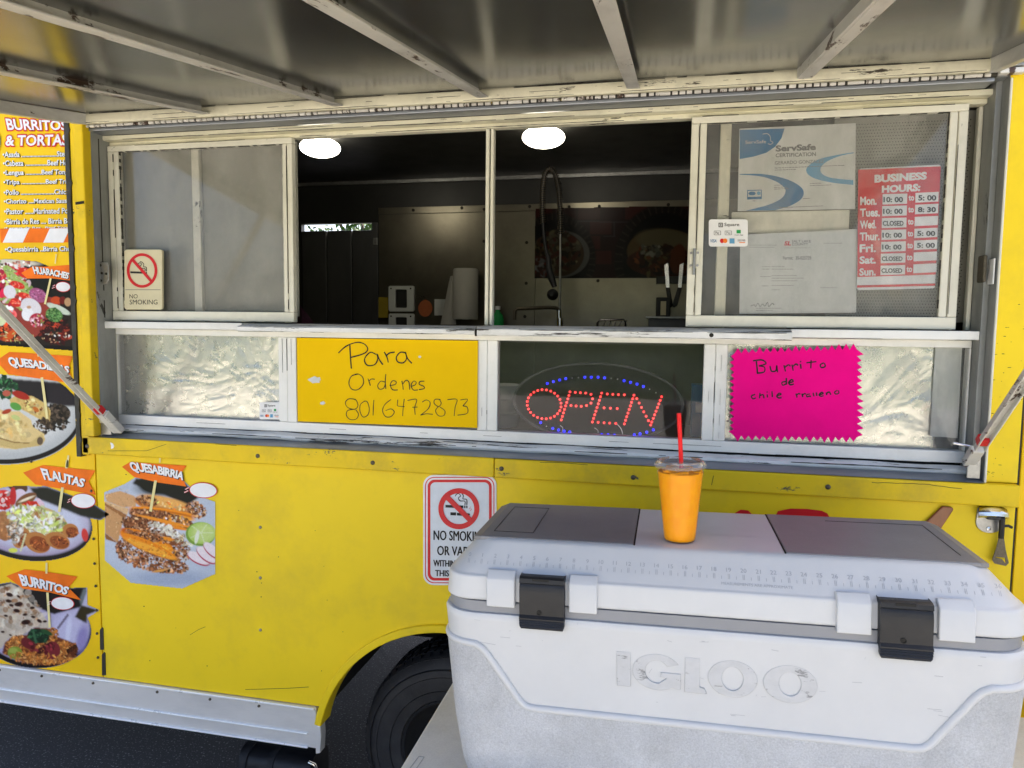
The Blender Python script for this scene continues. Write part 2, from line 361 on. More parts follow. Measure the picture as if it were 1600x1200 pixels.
def smooth_line(pts, m=5):
    if len(pts) < 3: return pts
    P = [Vector(p) for p in pts]; out = []
    for i in range(len(P) - 1):
        p0 = P[max(i - 1, 0)]; p1 = P[i]; p2 = P[i + 1]; p3 = P[min(i + 2, len(P) - 1)]
        for j in range(m):
            t = j / m; out.append(tuple(.5 * ((2 * p1) + (p2 - p0) * t + (2 * p0 - 5 * p1 + 4 * p2 - p3) * t * t + (3 * p1 - p0 - 3 * p2 + p3) * t ** 3)))
    return out + [tuple(P[-1])]

def strokes_mb(lines, k, w, y, mb=None, curve=True):
    """pen strokes as thin ribbons"""
    mb = mb or MB()
    for ln in lines:
        P = smooth_line(ln) if curve else ln; n = len(P); vs = []
        for i, p in enumerate(P):
            a = P[max(i - 1, 0)]; b = P[min(i + 1, n - 1)]; dx, dy = b[0] - a[0], b[1] - a[1]; L = math.hypot(dx, dy) or 1
            ww = w * (.85 + .3 * noise.noise(Vector((p[0] * .02, p[1] * .02, 0)))) / 2
            for sg in (1, -1):
                X, Z = lay(k, p[0] - sg * dy / L * ww, p[1] + sg * dx / L * ww); vs.append((X, y, Z))
        mb.add(vs, [(2 * i, 2 * i + 1, 2 * i + 3, 2 * i + 2) for i in range(n - 1)])
    return mb

def poly_mb(pts, k, y, mb=None):
    P = layp(k, pts) if k else pts; mb = mb or MB(); return mb.add([(x, y, z) for x, z in P], [tuple(range(len(P)))])

# ------------------------------------------------------------------ a small paint box for printed food pictures
class Canvas:
    def __init__(s, u0, v0, u1, v1, step, bg):
        s.nu = int((u1 - u0) / step); s.nv = int((v1 - v0) / step)
        s.U, s.V = np.meshgrid(np.linspace(u0, u1, s.nu + 1), np.linspace(v0, v1, s.nv + 1))
        s.c = np.zeros(s.U.shape + (3,)); s.c[:] = lin(bg); s.a = np.zeros(s.U.shape); s.step = step; s.rng = np.random.RandomState(5)
    def _blend(s, m, col, sl=None):
        col = np.array(lin(col)); t = s.c if sl is None else s.c[sl]; t[:] = t * (1 - m[..., None]) + col * m[..., None]
    def ell(s, cx, cy, rx, ry, col, rot=0, soft=None, alpha=1.0, mask=False):
        R = max(rx, ry) * 1.3 + s.step * 2; u0 = s.U[0, 0]; v0 = s.V[0, 0]
        i0 = max(0, int((cx - R - u0) / s.step)); i1 = min(s.nu + 1, int((cx + R - u0) / s.step) + 2)
        j0 = max(0, int((cy - R - v0) / s.step)); j1 = min(s.nv + 1, int((cy + R - v0) / s.step) + 2)
        if i1 <= i0 or j1 <= j0: return
        sl = (slice(j0, j1), slice(i0, i1)); c, sn = math.cos(math.radians(rot)), math.sin(math.radians(rot))
        x = s.U[sl] - cx; y = s.V[sl] - cy; q = np.sqrt(((x * c + y * sn) / rx) ** 2 + ((-x * sn + y * c) / ry) ** 2)
        soft = soft or s.step * 1.2 / min(rx, ry); m = np.clip((1 - q) / soft + .5, 0, 1) * alpha
        if mask: s.a[sl] = np.maximum(s.a[sl], m)
        else: s._blend(m, col, sl)
    def _inside(s, pts):
        x, y = s.U, s.V; ins = np.zeros(x.shape, bool); n = len(pts)
        for i in range(n):
            (x1, y1), (x2, y2) = pts[i], pts[(i + 1) % n]
            if y1 != y2: ins ^= ((y1 > y) != (y2 > y)) & (x < (x2 - x1) * (y - y1) / (y2 - y1) + x1)
        return ins.astype(float)
    def poly(s, pts, col, blur=1, alpha=1.0, mask=False):
        m = s._inside(pts)
        for _ in range(blur):
            p = np.pad(m, 1, mode='edge'); m = (p[:-2, 1:-1] + p[2:, 1:-1] + p[1:-1, :-2] + p[1:-1, 2:] + 2 * m) / 6
        m = m * alpha
        if mask: s.a = np.maximum(s.a, m)
        else: s._blend(m, col)
    def scatter(s, n, cx, cy, rx, ry, size, pal, rot=0, asp=(.35, .9), dirs=None, alpha=1.0):
        c, sn = math.cos(math.radians(rot)), math.sin(math.radians(rot))
        for _ in range(n):
            t = s.rng.rand() * 2 * PI; q = math.sqrt(s.rng.rand()); x = q * math.cos(t) * rx; y = q * math.sin(t) * ry
            z = size[0] + (size[1] - size[0]) * s.rng.rand() ** 1.6; d = s.rng.rand() * 180 if dirs is None else dirs + s.rng.randn() * 25
            p = pal[s.rng.randint(len(pal))]; j = 1 + .18 * s.rng.randn(); p = tuple(min(255, max(0, v * j)) for v in p)
            s.ell(cx + x * c - y * sn, cy + x * sn + y * c, z, z * (asp[0] + (asp[1] - asp[0]) * s.rng.rand()), p, d, alpha=alpha)
    def line(s, a, b, w, col):
        dx, dy = b[0] - a[0], b[1] - a[1]; L = math.hypot(dx, dy); nx, ny = -dy / L * w / 2, dx / L * w / 2
        s.poly([(a[0] + nx, a[1] + ny), (b[0] + nx, b[1] + ny), (b[0] - nx, b[1] - ny), (a[0] - nx, a[1] - ny)], col, 1)
    def build(s, name, k, y, parent, mat='print'):
        """only the grid cells inside the cut outline become vinyl"""
        A = s.a > .5; cell = A[:-1, :-1] | A[1:, :-1] | A[:-1, 1:] | A[1:, 1:]
        idx = -np.ones(A.shape, int); jj, ii = np.nonzero(cell)
        for dj in (0, 1):
            for di in (0, 1): idx[jj + dj, ii + di] = 0
        n = (idx == 0).sum(); idx[idx == 0] = np.arange(n); J, I = np.nonzero(idx >= 0)
        a, b, c, d, e, f, g, h = LAY[k]; u = s.U[J, I] / 1e3; v = s.V[J, I] / 1e3; w = 1 + g * u + h * v
        mb = MB(); X = (a + b * u + c * v) / w; Z = (d + e * u + f * v) / w
        mb.v = [(x, y, z) for x, z in zip(X, Z)]
        mb.f = [(idx[q, p], idx[q + 1, p], idx[q + 1, p + 1], idx[q, p + 1]) for q, p in zip(jj, ii)]
        mb.f = [tuple(int(t) for t in q) for q in mb.f]
        return build(mb, name, mat, parent, cols=s.c[J, I])

# ================================================================== the setting
def ground():
    N = Nodes('asphalt'); n1 = N.ramp(N.noise(160, 4, .8), .35, .75); n2 = N.ramp(N.noise(1.2, 5, .6), .3, .7)
    c = N.mix(n1, (.04, .04, .042), (.10, .10, .104)); N.base(N.mix(n2, c, (.05, .05, .052)))
    sp = N.ramp(N.noise(130, 2, .5), .62, .66); N.base(N.mix(sp, N.mix(n2, c, (.05, .05, .052)), (.30, .30, .31))); N.set(Roughness=.85); N.bump(N.noise(190, 5, .8), .8, .006)
    mb = MB().grid(40, 40, lambda a, b: ((a - .5) * 24, (b - .5) * 28, 0.0))
    o = build(mb, 'ground', N.m); o['kind'] = 'structure'
    G = Nodes('lawn_green'); G.base(G.mix(G.ramp(G.noise(3, 6, .7), .3, .7), (.05, .085, .02), (.10, .13, .035))); G.set(Roughness=.9)
    K = Nodes('pale_bounce_concrete'); K.base(K.mix(K.ramp(K.noise(1.5, 6, .7), .3, .7), (.46, .43, .37), (.56, .53, .46))); K.set(Roughness=.9); K.bump(K.noise(120, 4, .7), .4, .004)
    o = build(MB().add([(-12, -14, .004), (12, -14, .004), (12, -2.3, .004), (-12, -2.3, .004)], [(0, 1, 2, 3)]), 'bounce_pavement', K.m); o['kind'] = 'structure'  # unseen pale ground, added behind the camera to bounce light at the truck
    mb = MB().add([(-900, -900, -.012), (900, -900, -.012), (900, 900, -.012), (-900, 900, -.012)], [(0, 1, 2, 3)])
    o = build(mb, 'lawn', G.m); o['kind'] = 'structure'
ground()

def tree():
    t = empty('tree', (-4.4, 9, 0), 'leafy green tree glimpsed through the gap above the grey door', 'tree')
    mb = MB().tube([(-4.4, 9, 0), (-4.35, 9.05, 1.2), (-4.45, 9, 2.4)], [.17, .13, .09], 10)
    for a in range(5):
        c = a * 1.26; mb.tube([(-4.42, 9, 1.9 + .1 * a), (-4.42 + math.cos(c) * .5, 9 + math.sin(c) * .5, 2.6), (-4.42 + math.cos(c) * .9, 9 + math.sin(c) * .9, 3.4)], [.06, .04, .02], 6)
    build(mb, 'trunk', 'bark', t, smooth=True)
    mb = MB(); rn = random.Random(3)
    cl = [(-4.4 + rn.gauss(0, .42), 9 + rn.gauss(0, .5), 3.3 + rn.gauss(0, .45), .22 + rn.random() * .2) for _ in range(26)]
    for i in range(5200):
        c = cl[i % 26]; d = Vector((rn.gauss(0, 1), rn.gauss(0, 1), rn.gauss(0, 1))).normalized() * c[3] * rn.random() ** .4
        p = Vector(c[:3]) + d; u = Vector((rn.gauss(0, 1), rn.gauss(0, 1), rn.gauss(0, 1))).normalized(); w = u.orthogonal().normalized(); L = .04 + rn.random() * .03
        mb.add([p - u * L, p + w * L * .45, p + u * L, p - w * L * .45], [(0, 1, 2, 3)])
    build(mb, 'crown', 'leaf', t)
tree()

# ================================================================== the truck
TR = empty('food_truck', (-.6, 1.05, 0), 'yellow food truck with raised awning over a white framed serving window', 'food truck')
AX, AZ, AR = -.585, .325, .420                  # wheel arch

def arch_pts(r, a0=6, a1=174, n=30):
    return [(AX + r * math.cos(math.radians(a0 + (a1 - a0) * i / n)), AZ + r * math.sin(math.radians(a0 + (a1 - a0) * i / n))) for i in range(n + 1)]

def body():
    # --- lower main panel with the wheel arch cut out
    A = [p for p in arch_pts(AR, 0, 180, 40) if p[1] >= .462]
    mp = build(MB().prism([(-1.764, .462), (-1.764, 1.199), (.826, 1.199), (.826, .462)] + [(A[0][0], .462)] + A + [(A[-1][0], .462)], 0, .03), 'side_panel', 'yellow', TR, .002)
    for (x, z) in ((-1.188, 1.003), (-1.191, .846), (-1.194, .682)):
        if z > 1: rv = build(MB().lathe([(.0048, 0), (.0048, -.0015), (.003, -.0035), (.0005, -.004)], (x, 0, z), 14, 'y'), 'rivet', 'galv', mp, smooth=True)
        else: copy_at(rv, (x + 1.188, 0, z - 1.003), mp)
    # small pits and scratches with a shape of their own
    mb = MB()
    rn = random.Random(11)
    for _ in range(26):
        x = -1.7 + rn.random() * 1.1; z = .50 + rn.random() * .65; r = .0008 + rn.random() * .0012
        mb.prism(ellipse(x, z, r, r, 7), -.0006, .001)
    strokes = [[(-1.25, .485), (-1.1, .508), (-1.035, .52)], [(-1.44, .64), (-1.41, .66), (-1.385, .672)]]
    for L in strokes:
        for a, b in zip(L, L[1:]): mb.beam((a[0], -.0003, a[1]), (b[0], -.0003, b[1]), .0008, .0012)
    build(mb, 'paint_marks', 'grime_shade', mp, kind='stuff')
    # black tape over the seam
    for z0, z1, dx in ((.555, .628, .0), (.470, .545, .004)):
        build(MB().prism([(-1.773 + dx, z0), (-1.771 + dx, z1 - .006), (-1.762 + dx, z1 + .004), (-1.758 + dx, z1), (-1.759 + dx, z0 + .002)], -.0022, -.0006), 'tape', 'black', mp)
    # --- arch lip
    o = arch_pts(AR + .016, 11.5, 168.5, 44); i = arch_pts(AR - .006, 11.5, 168.5, 44); n = len(o)
    mb = MB(); vs = [(x, -.013, z) for x, z in o] + [(x, -.013, z) for x, z in i] + [(x, .012, z) for x, z in o] + [(x, .05, z) for x, z in i]
    mb.add(vs, [q for k in range(n - 1) for q in ((k, k + 1, n + k + 1, n + k), (k, 2 * n + k, 2 * n + k + 1, k + 1), (n + k, n + k + 1, 3 * n + k + 1, 3 * n + k))])
    build(mb, 'wheel_arch_lip', 'yellow', TR, .003, smooth=True)
    # --- right hand panel beyond the dark seam
    build(MB().box(.831, 2.6, -.001, .03, .462, 2.62), 'end_panel', 'yellow_vinyl', TR, .002)
    build(MB().box(.8262, .8308, .004, .03, .462, 2.62), 'panel_seam', 'black_seal', TR)
    up = build(MB().box(.752, .826, 0, .03, 1.256, 2.62), 'corner_panel', 'yellow', TR, .002)
    rn = random.Random(4); mb = MB()
    for _ in range(34):
        x = .757 + rn.random() * .066; z = (1.27 if rn.random() < .6 else 1.50) + rn.random() ** 2 * .2; w = .0006 + rn.random() ** 3 * .004
        mb.prism(ellipse(x, z, w, .0004 + rn.random() * .0005, 6), -.0007, .001)
    build(mb, 'paint_marks', 'grime_shade', up, kind='stuff')
    # --- header above the window
    build(MB().box(-1.812, .752, 0, .03, 2.236, 2.62), 'header_panel', 'yellow', TR, .002)
    # --- yellow rail under the window
    build(MB().box(-1.795, -.4590, -.020, .03, 1.2012, 1.2560), 'window_rail', 'yellow_worn', TR, .004)
    rl = build(MB().box(-.4575, .826, -.020, .03, 1.2012, 1.2548), 'window_rail', 'yellow_worn', TR, .004)
    def joint(x0, x1, seed):
        n = int((x1 - x0) / .012); top = []; bot = []
        for i in range(n + 1):
            x = x0 + (x1 - x0) * i / n; w = .0009 + .0016 * max(0, noise.noise(Vector((x * 9, seed, 0)))); c = 1.2003 + .0006 * noise.noise(Vector((x * 4, seed, 5)))
            top.append((x, c + w)); bot.append((x, c - w))
        build(MB().prism(bot + top[::-1], -.0035, -.0002), 'panel_joint', 'grime_shade', rl)
    joint(-1.79, .824, 1.0)
    for L, z in (((-1.70, -1.56, -1.49), (1.215, 1.222, 1.246)), ((-1.32, -1.25), (1.2545, 1.2535)), ((.50, .62, .70), (1.244, 1.247, 1.240)), ((-.33, -.27, -.20), (1.2505, 1.2525, 1.2505)), ((.12, .124), (1.215, 1.24))):
        mb = MB(); P = list(zip(L, z))
        for (a0, a1), (b0, b1) in zip(P, P[1:]):
            m = 9
            for i in range(m):
                q0, q1 = i / m, (i + 1) / m; j = lambda q: .0012 * noise.noise(Vector((q * 9, a0 * 7, 2)))
                mb.beam((a0 + (b0 - a0) * q0, -.0202, a1 + (b1 - a1) * q0 + j(q0)), (a0 + (b0 - a0) * q1, -.0202, a1 + (b1 - a1) * q1 + j(q1)), .0008, .0011)
        build(mb, 'paint_crack', 'grime_shade', rl, kind='stuff')
    bt = None
    for x in (-1.775, -1.18, -.815, -.437, -.08, .40, .70):
        if bt is None: bt = build(MB().lathe([(.0065, 0), (.0065, -.0015), (.0035, -.004), (.0005, -.0043)], (x, -.020, 1.226), 14, 'y'), 'bolt', 'bolt', rl, smooth=True)
        elif x != .70: copy_at(bt, (x + 1.775, 0, random.uniform(-.003, .004)), rl)
    build(MB().prism([(-1.688, 1.222), (-1.680, 1.224), (-1.676, 1.231), (-1.681, 1.240), (-1.690, 1.242), (-1.687, 1.232)], -.0207, -.019), 'bare_patch', 'white_ink', rl)
    # --- recess: grey flashing and jambs
    n = 60
    def fl(a, b):
        x = -1.737 + a * 2.486; w = .004 * noise.noise(Vector((x * 1.7, b, 3)))
        return (x, -.018 + b * .086, 1.2565 + b * .010 + w * b)
    build(MB().grid(n, 4, fl), 'sill_flashing', 'grey_flash', TR, smooth=True)
    build(MB().box(-1.758, -1.738, .0, .10, 1.257, 2.215), 'window_jamb', 'grey_jamb', TR, .002)
    build(MB().box(.7505, .7516, -.006, .10, 1.25, 2.21).box(.737, .7503, .03, .10, 1.257, 2.205), 'window_jamb', 'grey_jamb', TR, .001)
    build(MB().box(.7518, .757, -.008, .02, 1.255, 2.20), 'jamb_trim', 'white_sash', TR, .002)
    # --- the post left of the window
    po = build(MB().box(-1.797, -1.769, -.020, 0, 1.198, 2.228).box(-1.7686, -1.738, -.033, 0, 1.260, 2.226), 'window_post', 'yellow_worn', TR, .004)
    mb = MB(); rn = random.Random(9)
    L = []
    for i in range(80):
        z = 1.192 + i * 1.045 / 79; L.append((-1.797 + .0025 * noise.noise(Vector((0, 0, z * 14))) + (.005 if rn.random() < .08 else 0), z))
    mb.prism([(-1.812, 1.192)] + L + [(-1.812, 2.237)], -.024, 0)
    build(mb, 'sealant_edge', 'black_seal', po)
    build(MB().beam((-1.77, -.0345, 1.974), (-1.740, -.0345, 1.977), .002, .008), 'scuff', 'grime_shade', po)
    # --- aluminium skirt
    sk = build(MB().box(-3.6, -1.009, -.006, .025, .331, .4605), 'skirt', 'alu', TR, .003)
    sk2 = build(MB().box(-.160, 2.6, -.006, .025, .331, .4605), 'skirt', 'alu', TR, .003)
    for a, b, s_ in ((-3.6, -1.013, sk), (-.158, 2.6, sk2)):
        for z, h in ((.4570, .008), (.3770, .006), (.3340, .007)):
            build(MB().box(a, b - (.022 if z < .45 and s_ is sk else 0), -.013, -.004, z - h / 2, z + h / 2), 'skirt_ridge', 'alu_ridge', s_, .0028)
    b0 = None
    for x in (-2.17, -2.0, -1.80, -1.56, -1.37, -1.20):
        if b0 is None: b0 = build(MB().lathe([(.0045, 0), (.004, -.003), (.001, -.0038)], (x, -.006, .442), 12, 'y'), 'bolt', 'bolt', sk, smooth=True)
        else: copy_at(b0, (x + 2.17, 0, 0), sk)
    build(MB().prism([(-1.0085, .318), (-1.0085, .408), (-.992, .408), (-.990, .375), (-.994, .322)], -.012, .02), 'skirt_end_cap', 'alu', TR, .002)
    # --- roof, far side, ends, floor
    build(MB().box(-3.6, 2.6, -.02, 2.14, 2.62, 2.66), 'roof', 'white_paint', TR, .01)
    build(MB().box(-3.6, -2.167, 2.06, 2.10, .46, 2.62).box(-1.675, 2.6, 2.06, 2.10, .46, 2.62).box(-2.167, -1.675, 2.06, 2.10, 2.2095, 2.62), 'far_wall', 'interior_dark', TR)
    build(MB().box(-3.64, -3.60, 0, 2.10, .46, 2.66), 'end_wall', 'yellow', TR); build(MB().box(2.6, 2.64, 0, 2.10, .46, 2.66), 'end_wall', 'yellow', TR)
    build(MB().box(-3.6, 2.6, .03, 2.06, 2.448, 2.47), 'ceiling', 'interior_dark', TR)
    build(MB().box(-3.6, 2.6, .032, 2.06, .76, .80), 'floor', 'under', TR)
    build(MB().box(-3.6, -1.03, .026, 2.06, .47, .52).box(-.14, 2.6, .026, 2.06, .47, .52).box(-1.06, -1.03, .031, .75, .40, .76).box(-.14, -.11, .031, .75, .40, .76).box(-1.06, -.11, .75, .78, .36, .76), 'underbody', 'under', TR)
    build(MB().box(-3.6, 2.6, .9, 1.2, .34, .47), 'chassis_rail', 'under', TR, .01)
body()

def wheel():
    w = bpy.data.objects.new('wheel', None); COL.objects.link(w); place(w, (-.60, .20, 0), TR); w.empty_display_size = .1
    R = .302; cx, cz, y0 = -.615, R, .10; n = 72
    prof = [(.16, .028), (.17, .012), (.205, .004), (.250, .003), (.274, .010), (.288, .026), (R - .006, .034), (R - .004, .05), (R - .004, .185), (R - .01, .2), (.27, .222), (.17, .215), (.16, .2)]
    vs = []
    mb = MB(); mb.lathe([(r, y0 + d) for r, d in prof], (cx, 0, cz), n, 'y', cap=False)
    for q in (.200, .243, .266):
        mb.lathe([(q, y0 + .010), (q + .0015, y0 + .0005), (q + .003, y0 + .010)], (cx, 0, cz), n, 'y', cap=False)
    build(mb, 'tyre', 'dark_rubber', w, smooth=True)
    mb = MB()
    for k in range(58):
        a = 2 * PI * k / 58
        for yy, dy, sk in ((.028, .034, .02), (.070, .034, -.02), (.112, .034, .02), (.154, .034, -.02)):
            for (da, db) in ((0, .072),):
                pts = []
                for rr in (R - .010, R + .0015):
                    for aa, y in ((a, yy), (a + db, yy + 0), (a + db + sk, yy + dy), (a + sk, yy + dy)):
                        r2 = rr - (.010 if y < .04 and rr > R - .005 else 0)
                        pts.append((cx + r2 * math.cos(aa), y0 + y, cz + r2 * math.sin(aa)))
                mb.add(pts, [(3, 2, 1, 0), (4, 5, 6, 7), (0, 1, 5, 4), (1, 2, 6, 5), (2, 3, 7, 6), (3, 0, 4, 7)])
    o = build(mb, 'tread', 'dark_rubber', w, kind='stuff')
    build(MB().lathe([(.001, y0 + .05), (.06, y0 + .05), (.065, y0 + .075), (.11, y0 + .085), (.145, y0 + .05), (.158, y0 + .016), (.166, y0 + .016), (.166, y0 + .03), (.15, y0 + .14), (.05, y0 + .16)], (cx, 0, cz), 48, 'y'), 'rim', 'under', w, smooth=True)
wheel()

# ------------------------------------------------------------------ window framework
def windows():
    FY0, FY1 = .068, .098
    wf = bpy.data.objects.new('window_frame', None); COL.objects.link(wf); place(wf, (-.51, .08, 1.26), TR); wf.empty_display_size = .1
    def bar(name, x0, x1, z0, z1, y0=FY0, y1=FY1, m='white_sash', bv=.0025, p=None):
        return build(MB().box(x0, x1, y0, y1, z0, z1), name, m, p or wf, bv)
    bar('top_rail', -1.757, .745, 2.1795, 2.1935, .046, .10, 'white_paint')
    bar('head_track', -1.7375, .7365, 2.166, 2.179, .071, .10, 'white_paint')
    bar('outer_stile', -1.7370, -1.7365 + .0, 1.26, 2.16, .071, .10)
    # lower row: four panes
    xs = [(-1.736, -1.162), (-1.102, -.532), (-.473, .095), (.156, .732)]
    z0, z1 = 1.317, 1.5765
    bar('bottom_rail', -1.7375, .7365, 1.286, z0, .0705, .105, 'white_lower')
    bar('middle_rail', -1.7375, .7365, z1, 1.5955, .0705, .105, 'white_lower')
    # wavy peeling ledge along the foot
    def ledge(a, b):
        x = -1.7375 + a * 2.473; w = .004 * noise.noise(Vector((x * 2.1, 0, 1))) + .002 * noise.noise(Vector((x * 9, 0, 5)))
        prof = ((.0695, 1.2855), (.060, 1.2835), (.046, 1.2790), (.043, 1.2715), (.047, 1.2655), (.062, 1.2630))
        i = min(4, int(b * 5)); t = b * 5 - i; p, q = prof[i], prof[i + 1]
        return (x, p[0] * (1 - t) + q[0] * t, p[1] * (1 - t) + q[1] * t + w - .004 * a)
    build(MB().grid(160, 15, ledge), 'foot_ledge', 'white_peeled', wf, smooth=True)
    st = None
    for a, b in ((-1.7374, -1.736), (-1.162, -1.133), (-1.1325, -1.102), (-.532, -.5035), (-.5030, -.473), (.095, .1245), (.1250, .156), (.732, .7364)):
        bar('stile', a, b, z0 + .0002, z1 - .0002, .0715 if a > -1.7 else .074, .104, 'white_lower')
    # service ledges with peeled top edges
    bar('sill_strip', -1.749, -1.255, 1.5962, 1.618, .028, .10, 'white_lower')
    bar('sill_strip', .305, .7365, 1.5962, 1.6185, .030, .10, 'white_lower')
    for x0, x1, zt, zb in ((-1.253, -.5225, 1.6095, 1.5925), (-.5155, .3035, 1.6115, 1.5895)):
        def shelf(a, b, x0=x0, x1=x1, zt=zt, zb=zb):
            x = x0 + a * (x1 - x0); w = .0018 * noise.noise(Vector((x * 11, 2, 1)))
            prof = ((.10, zt + .0080), (.05, zt + .0055), (.008, zt + .001 + w), (.001, zt - .003), (0, zb + .003), (.003, zb), (.03, zb + .001), (.10, zb + .002))
            i = min(6, int(b * 7)); t = b * 7 - i; p, q = prof[i], prof[i + 1]
            return (x, p[0] * (1 - t) + q[0] * t, p[1] * (1 - t) + q[1] * t)
        mb = MB().grid(90, 21, shelf)
        for e in (0, 90): mb.f.append(tuple(j * 91 + e for j in range(22)))
        build(mb, 'service_ledge', 'white_peeled', wf, smooth=True)
    build(MB().lathe([(.0055, .0), (.0055, -.0012), (.0005, -.0013)], (.108, .0005, 1.6005), 16, 'y'), 'ledge_hole', 'grime_shade', wf)
    build(MB().box(-.5222, -.5190, .004, .09, 1.5890, 1.6080), 'ledge_gap', 'grime_shade', wf)
    # mullion between the two open lights
    mu = bar('mullion', -.513, -.503, 1.6195, 2.1655, .072, .098)
    bar('mullion', -.5000, -.491, 1.6195, 2.1655, .076, .100)
    build(MB().box(-.5032, -.4998, .082, .095, 1.6195, 2.1655), 'mullion_gap', 'grime_shade', wf)
    # panes of the lower row
    for i, (a, b) in enumerate(xs):
        build(MB().box(a - .004, b + .004, .0835, .0865, z0 - .004, z1 + .004), 'pane', 'glass' if i in (0, 3) else 'glass_clean', wf)
    # sashes
    def sash(x0, x1, gx0, gx1, y, extra):
        s = bpy.data.objects.new('sliding_sash', None); COL.objects.link(s); place(s, ((x0 + x1) / 2, y, 1.62), TR); s.empty_display_size = .1
        zb, zt, gz0, gz1 = 1.6215, 2.1655, 1.652, 2.148
        w = (gx0 - x0); h = .012
        bar('sash_rail', x0, x1, gz1, zt, y, y + .022, p=s); bar('sash_rail', x0, x1, zb, gz0, y, y + .022, p=s)
        bar('sash_stile', x0, x0 + w * .52, gz0 + .0003, gz1 - .0003, y + .0008, y + .0222, p=s); bar('sash_stile', x0 + w * .56, gx0, gz0 + .0003, gz1 - .0003, y + .0015, y + .022, p=s)
        w2 = x1 - gx1
        bar('sash_stile', x1 - w2 * .52, x1, gz0 + .0003, gz1 - .0003, y + .0008, y + .0222, p=s); bar('sash_stile', gx1, x1 - w2 * .56, gz0 + .0003, gz1 - .0003, y + .0015, y + .022, p=s)
        build(MB().box(gx0 - .004, gx1 + .004, y + .010, y + .013, gz0 - .004, gz1 + .004), 'glass', 'glass', s)
        mb = MB()                                # dirty sealant line round the glass
        rn = random.Random(int(x0 * 100))
        for (ax, az, bx, bz) in ((gx0, gz0, gx1, gz0), (gx0, gz0, gx0, gz1), (gx1, gz0, gx1, gz1), (gx0, gz1, gx1, gz1)):
            m = 46
            for q in range(m):
                if rn.random() < .2: continue
                t0, t1 = q / m, (q + 1) / m; r = .0015 + rn.random() * .0035
                mb.beam((ax + (bx - ax) * t0, y + .0085, az + (bz - az) * t0), (ax + (bx - ax) * t1, y + .0085, az + (bz - az) * t1), .0022, r * 2, (0, 1, 0) if False else (0, -1, .001))
        build(mb, 'dirt_line', 'black_seal', s, kind='stuff')
        return s
    s1 = sash(-1.7365, -1.1005, -1.698, -1.133, .060, 0)
    s2 = sash(.044, .6925, .083, .652, .056, 1)
    # inner screens and their frames
    def wave(x0, x1, y):
        return MB().grid(60, 50, lambda a, b: (x0 + a * (x1 - x0), y + .002 * noise.noise(Vector((a * 3, b * 3, x0))), 1.640 + b * .53))
    build(wave(-1.736, -1.12, .128), 'insect_screen', 'screen', s1, smooth=True)
    bar('screen_bar', -1.475, -1.448, 1.62, 2.17, .110, .126, p=s1); bar('screen_bar', -1.163, -1.143, 1.62, 2.17, .110, .126, p=s1)
    build(wave(.405, .742, .138), 'insect_screen', 'screen', s2, smooth=True)
    bar('screen_bar', .120, .148, 1.62, 2.17, .104, .126, 'white_paint', p=s2)
    # a narrow fixed light at the far right
    bar('fixed_stile', .726, .7364, 1.62, 2.1655, .090, .110); bar('fixed_stile', .694, .700, 1.62, 2.1655, .100, .112)
    # perforation holes of the right screen that still read one by one
    mb = MB(); 
    for i in range(46):
        for j in range(64):
            x = .415 + i * .0068 + (.0034 if j % 2 else 0); z = 1.655 + j * .0078
            mb.add([(x - .0016, .1345, z), (x, .1345, z - .0017), (x + .0016, .1345, z), (x, .1345, z + .0017)], [(0, 1, 2, 3)])
    build(mb, 'screen_holes', 'grime_shade', s2, kind='stuff')
    # sash lock
    lk = bpy.data.objects.new('sash_lock', None); COL.objects.link(lk); place(lk, (.060, .05, 1.77), TR); lk.empty_display_size = .05
    build(MB().box(.0475, .0575, .0515, .0565, 1.775, 1.823), 'lock_plate', 'white_sash', lk, .0015); build(MB().box(.0635, .0745, .0505, .0565, 1.775, 1.823), 'lock_plate', 'white_sash', lk, .0015)
    build(MB().cyl((.0605, .047, 1.758), (.0605, .047, 1.826), .0035, 10), 'lock_bolt', 'galv', lk, smooth=True)
    sc = None
    for x in (.0525, .069):
        for z in (1.782, 1.815):
            if sc is None: sc = build(MB().lathe([(.0035, 0), (.0030, -.002), (.0005, -.0023)], (x, .0503, z), 10, 'y'), 'screw', 'galv', lk, smooth=True)
            else: copy_at(sc, (x - .0525, 0, z - 1.782), lk)
    # jamb catch plates left and right
    ct = bpy.data.objects.new('jamb_catch', None); COL.objects.link(ct); place(ct, (-1.728, .03, 1.735), TR); ct.empty_display_size = .05
    build(MB().prism([(-1.745, 1.735), (-1.745, 1.802), (-1.715, 1.802), (-1.708, 1.792), (-1.708, 1.748), (-1.718, 1.735)], .018, .026), 'plate', 'galv', ct, .0015)
    h0 = None
    for x, z in ((-1.737, 1.792), (-1.733, 1.768), (-1.737, 1.745), (-1.717, 1.766)):
        if h0 is None: h0 = build(MB().lathe([(.0042, 0), (.0042, -.0006), (.0004, -.0007)], (x, .0178, z), 12, 'y'), 'hole', 'grime_shade', ct)
        else: copy_at(h0, (x + 1.737, 0, z - 1.792), ct)
    ct = bpy.data.objects.new('jamb_catch', None); COL.objects.link(ct); place(ct, (.742, .03, 1.70), TR); ct.empty_display_size = .05
    build(MB().box(.728, .7365, .012, .05, 1.735, 1.800), 'plate', 'bolt', ct, .004); build(MB().box(.7445, .7480, .0, .03, 1.73, 1.79), 'plate', 'white_ink', ct, .001)
windows()

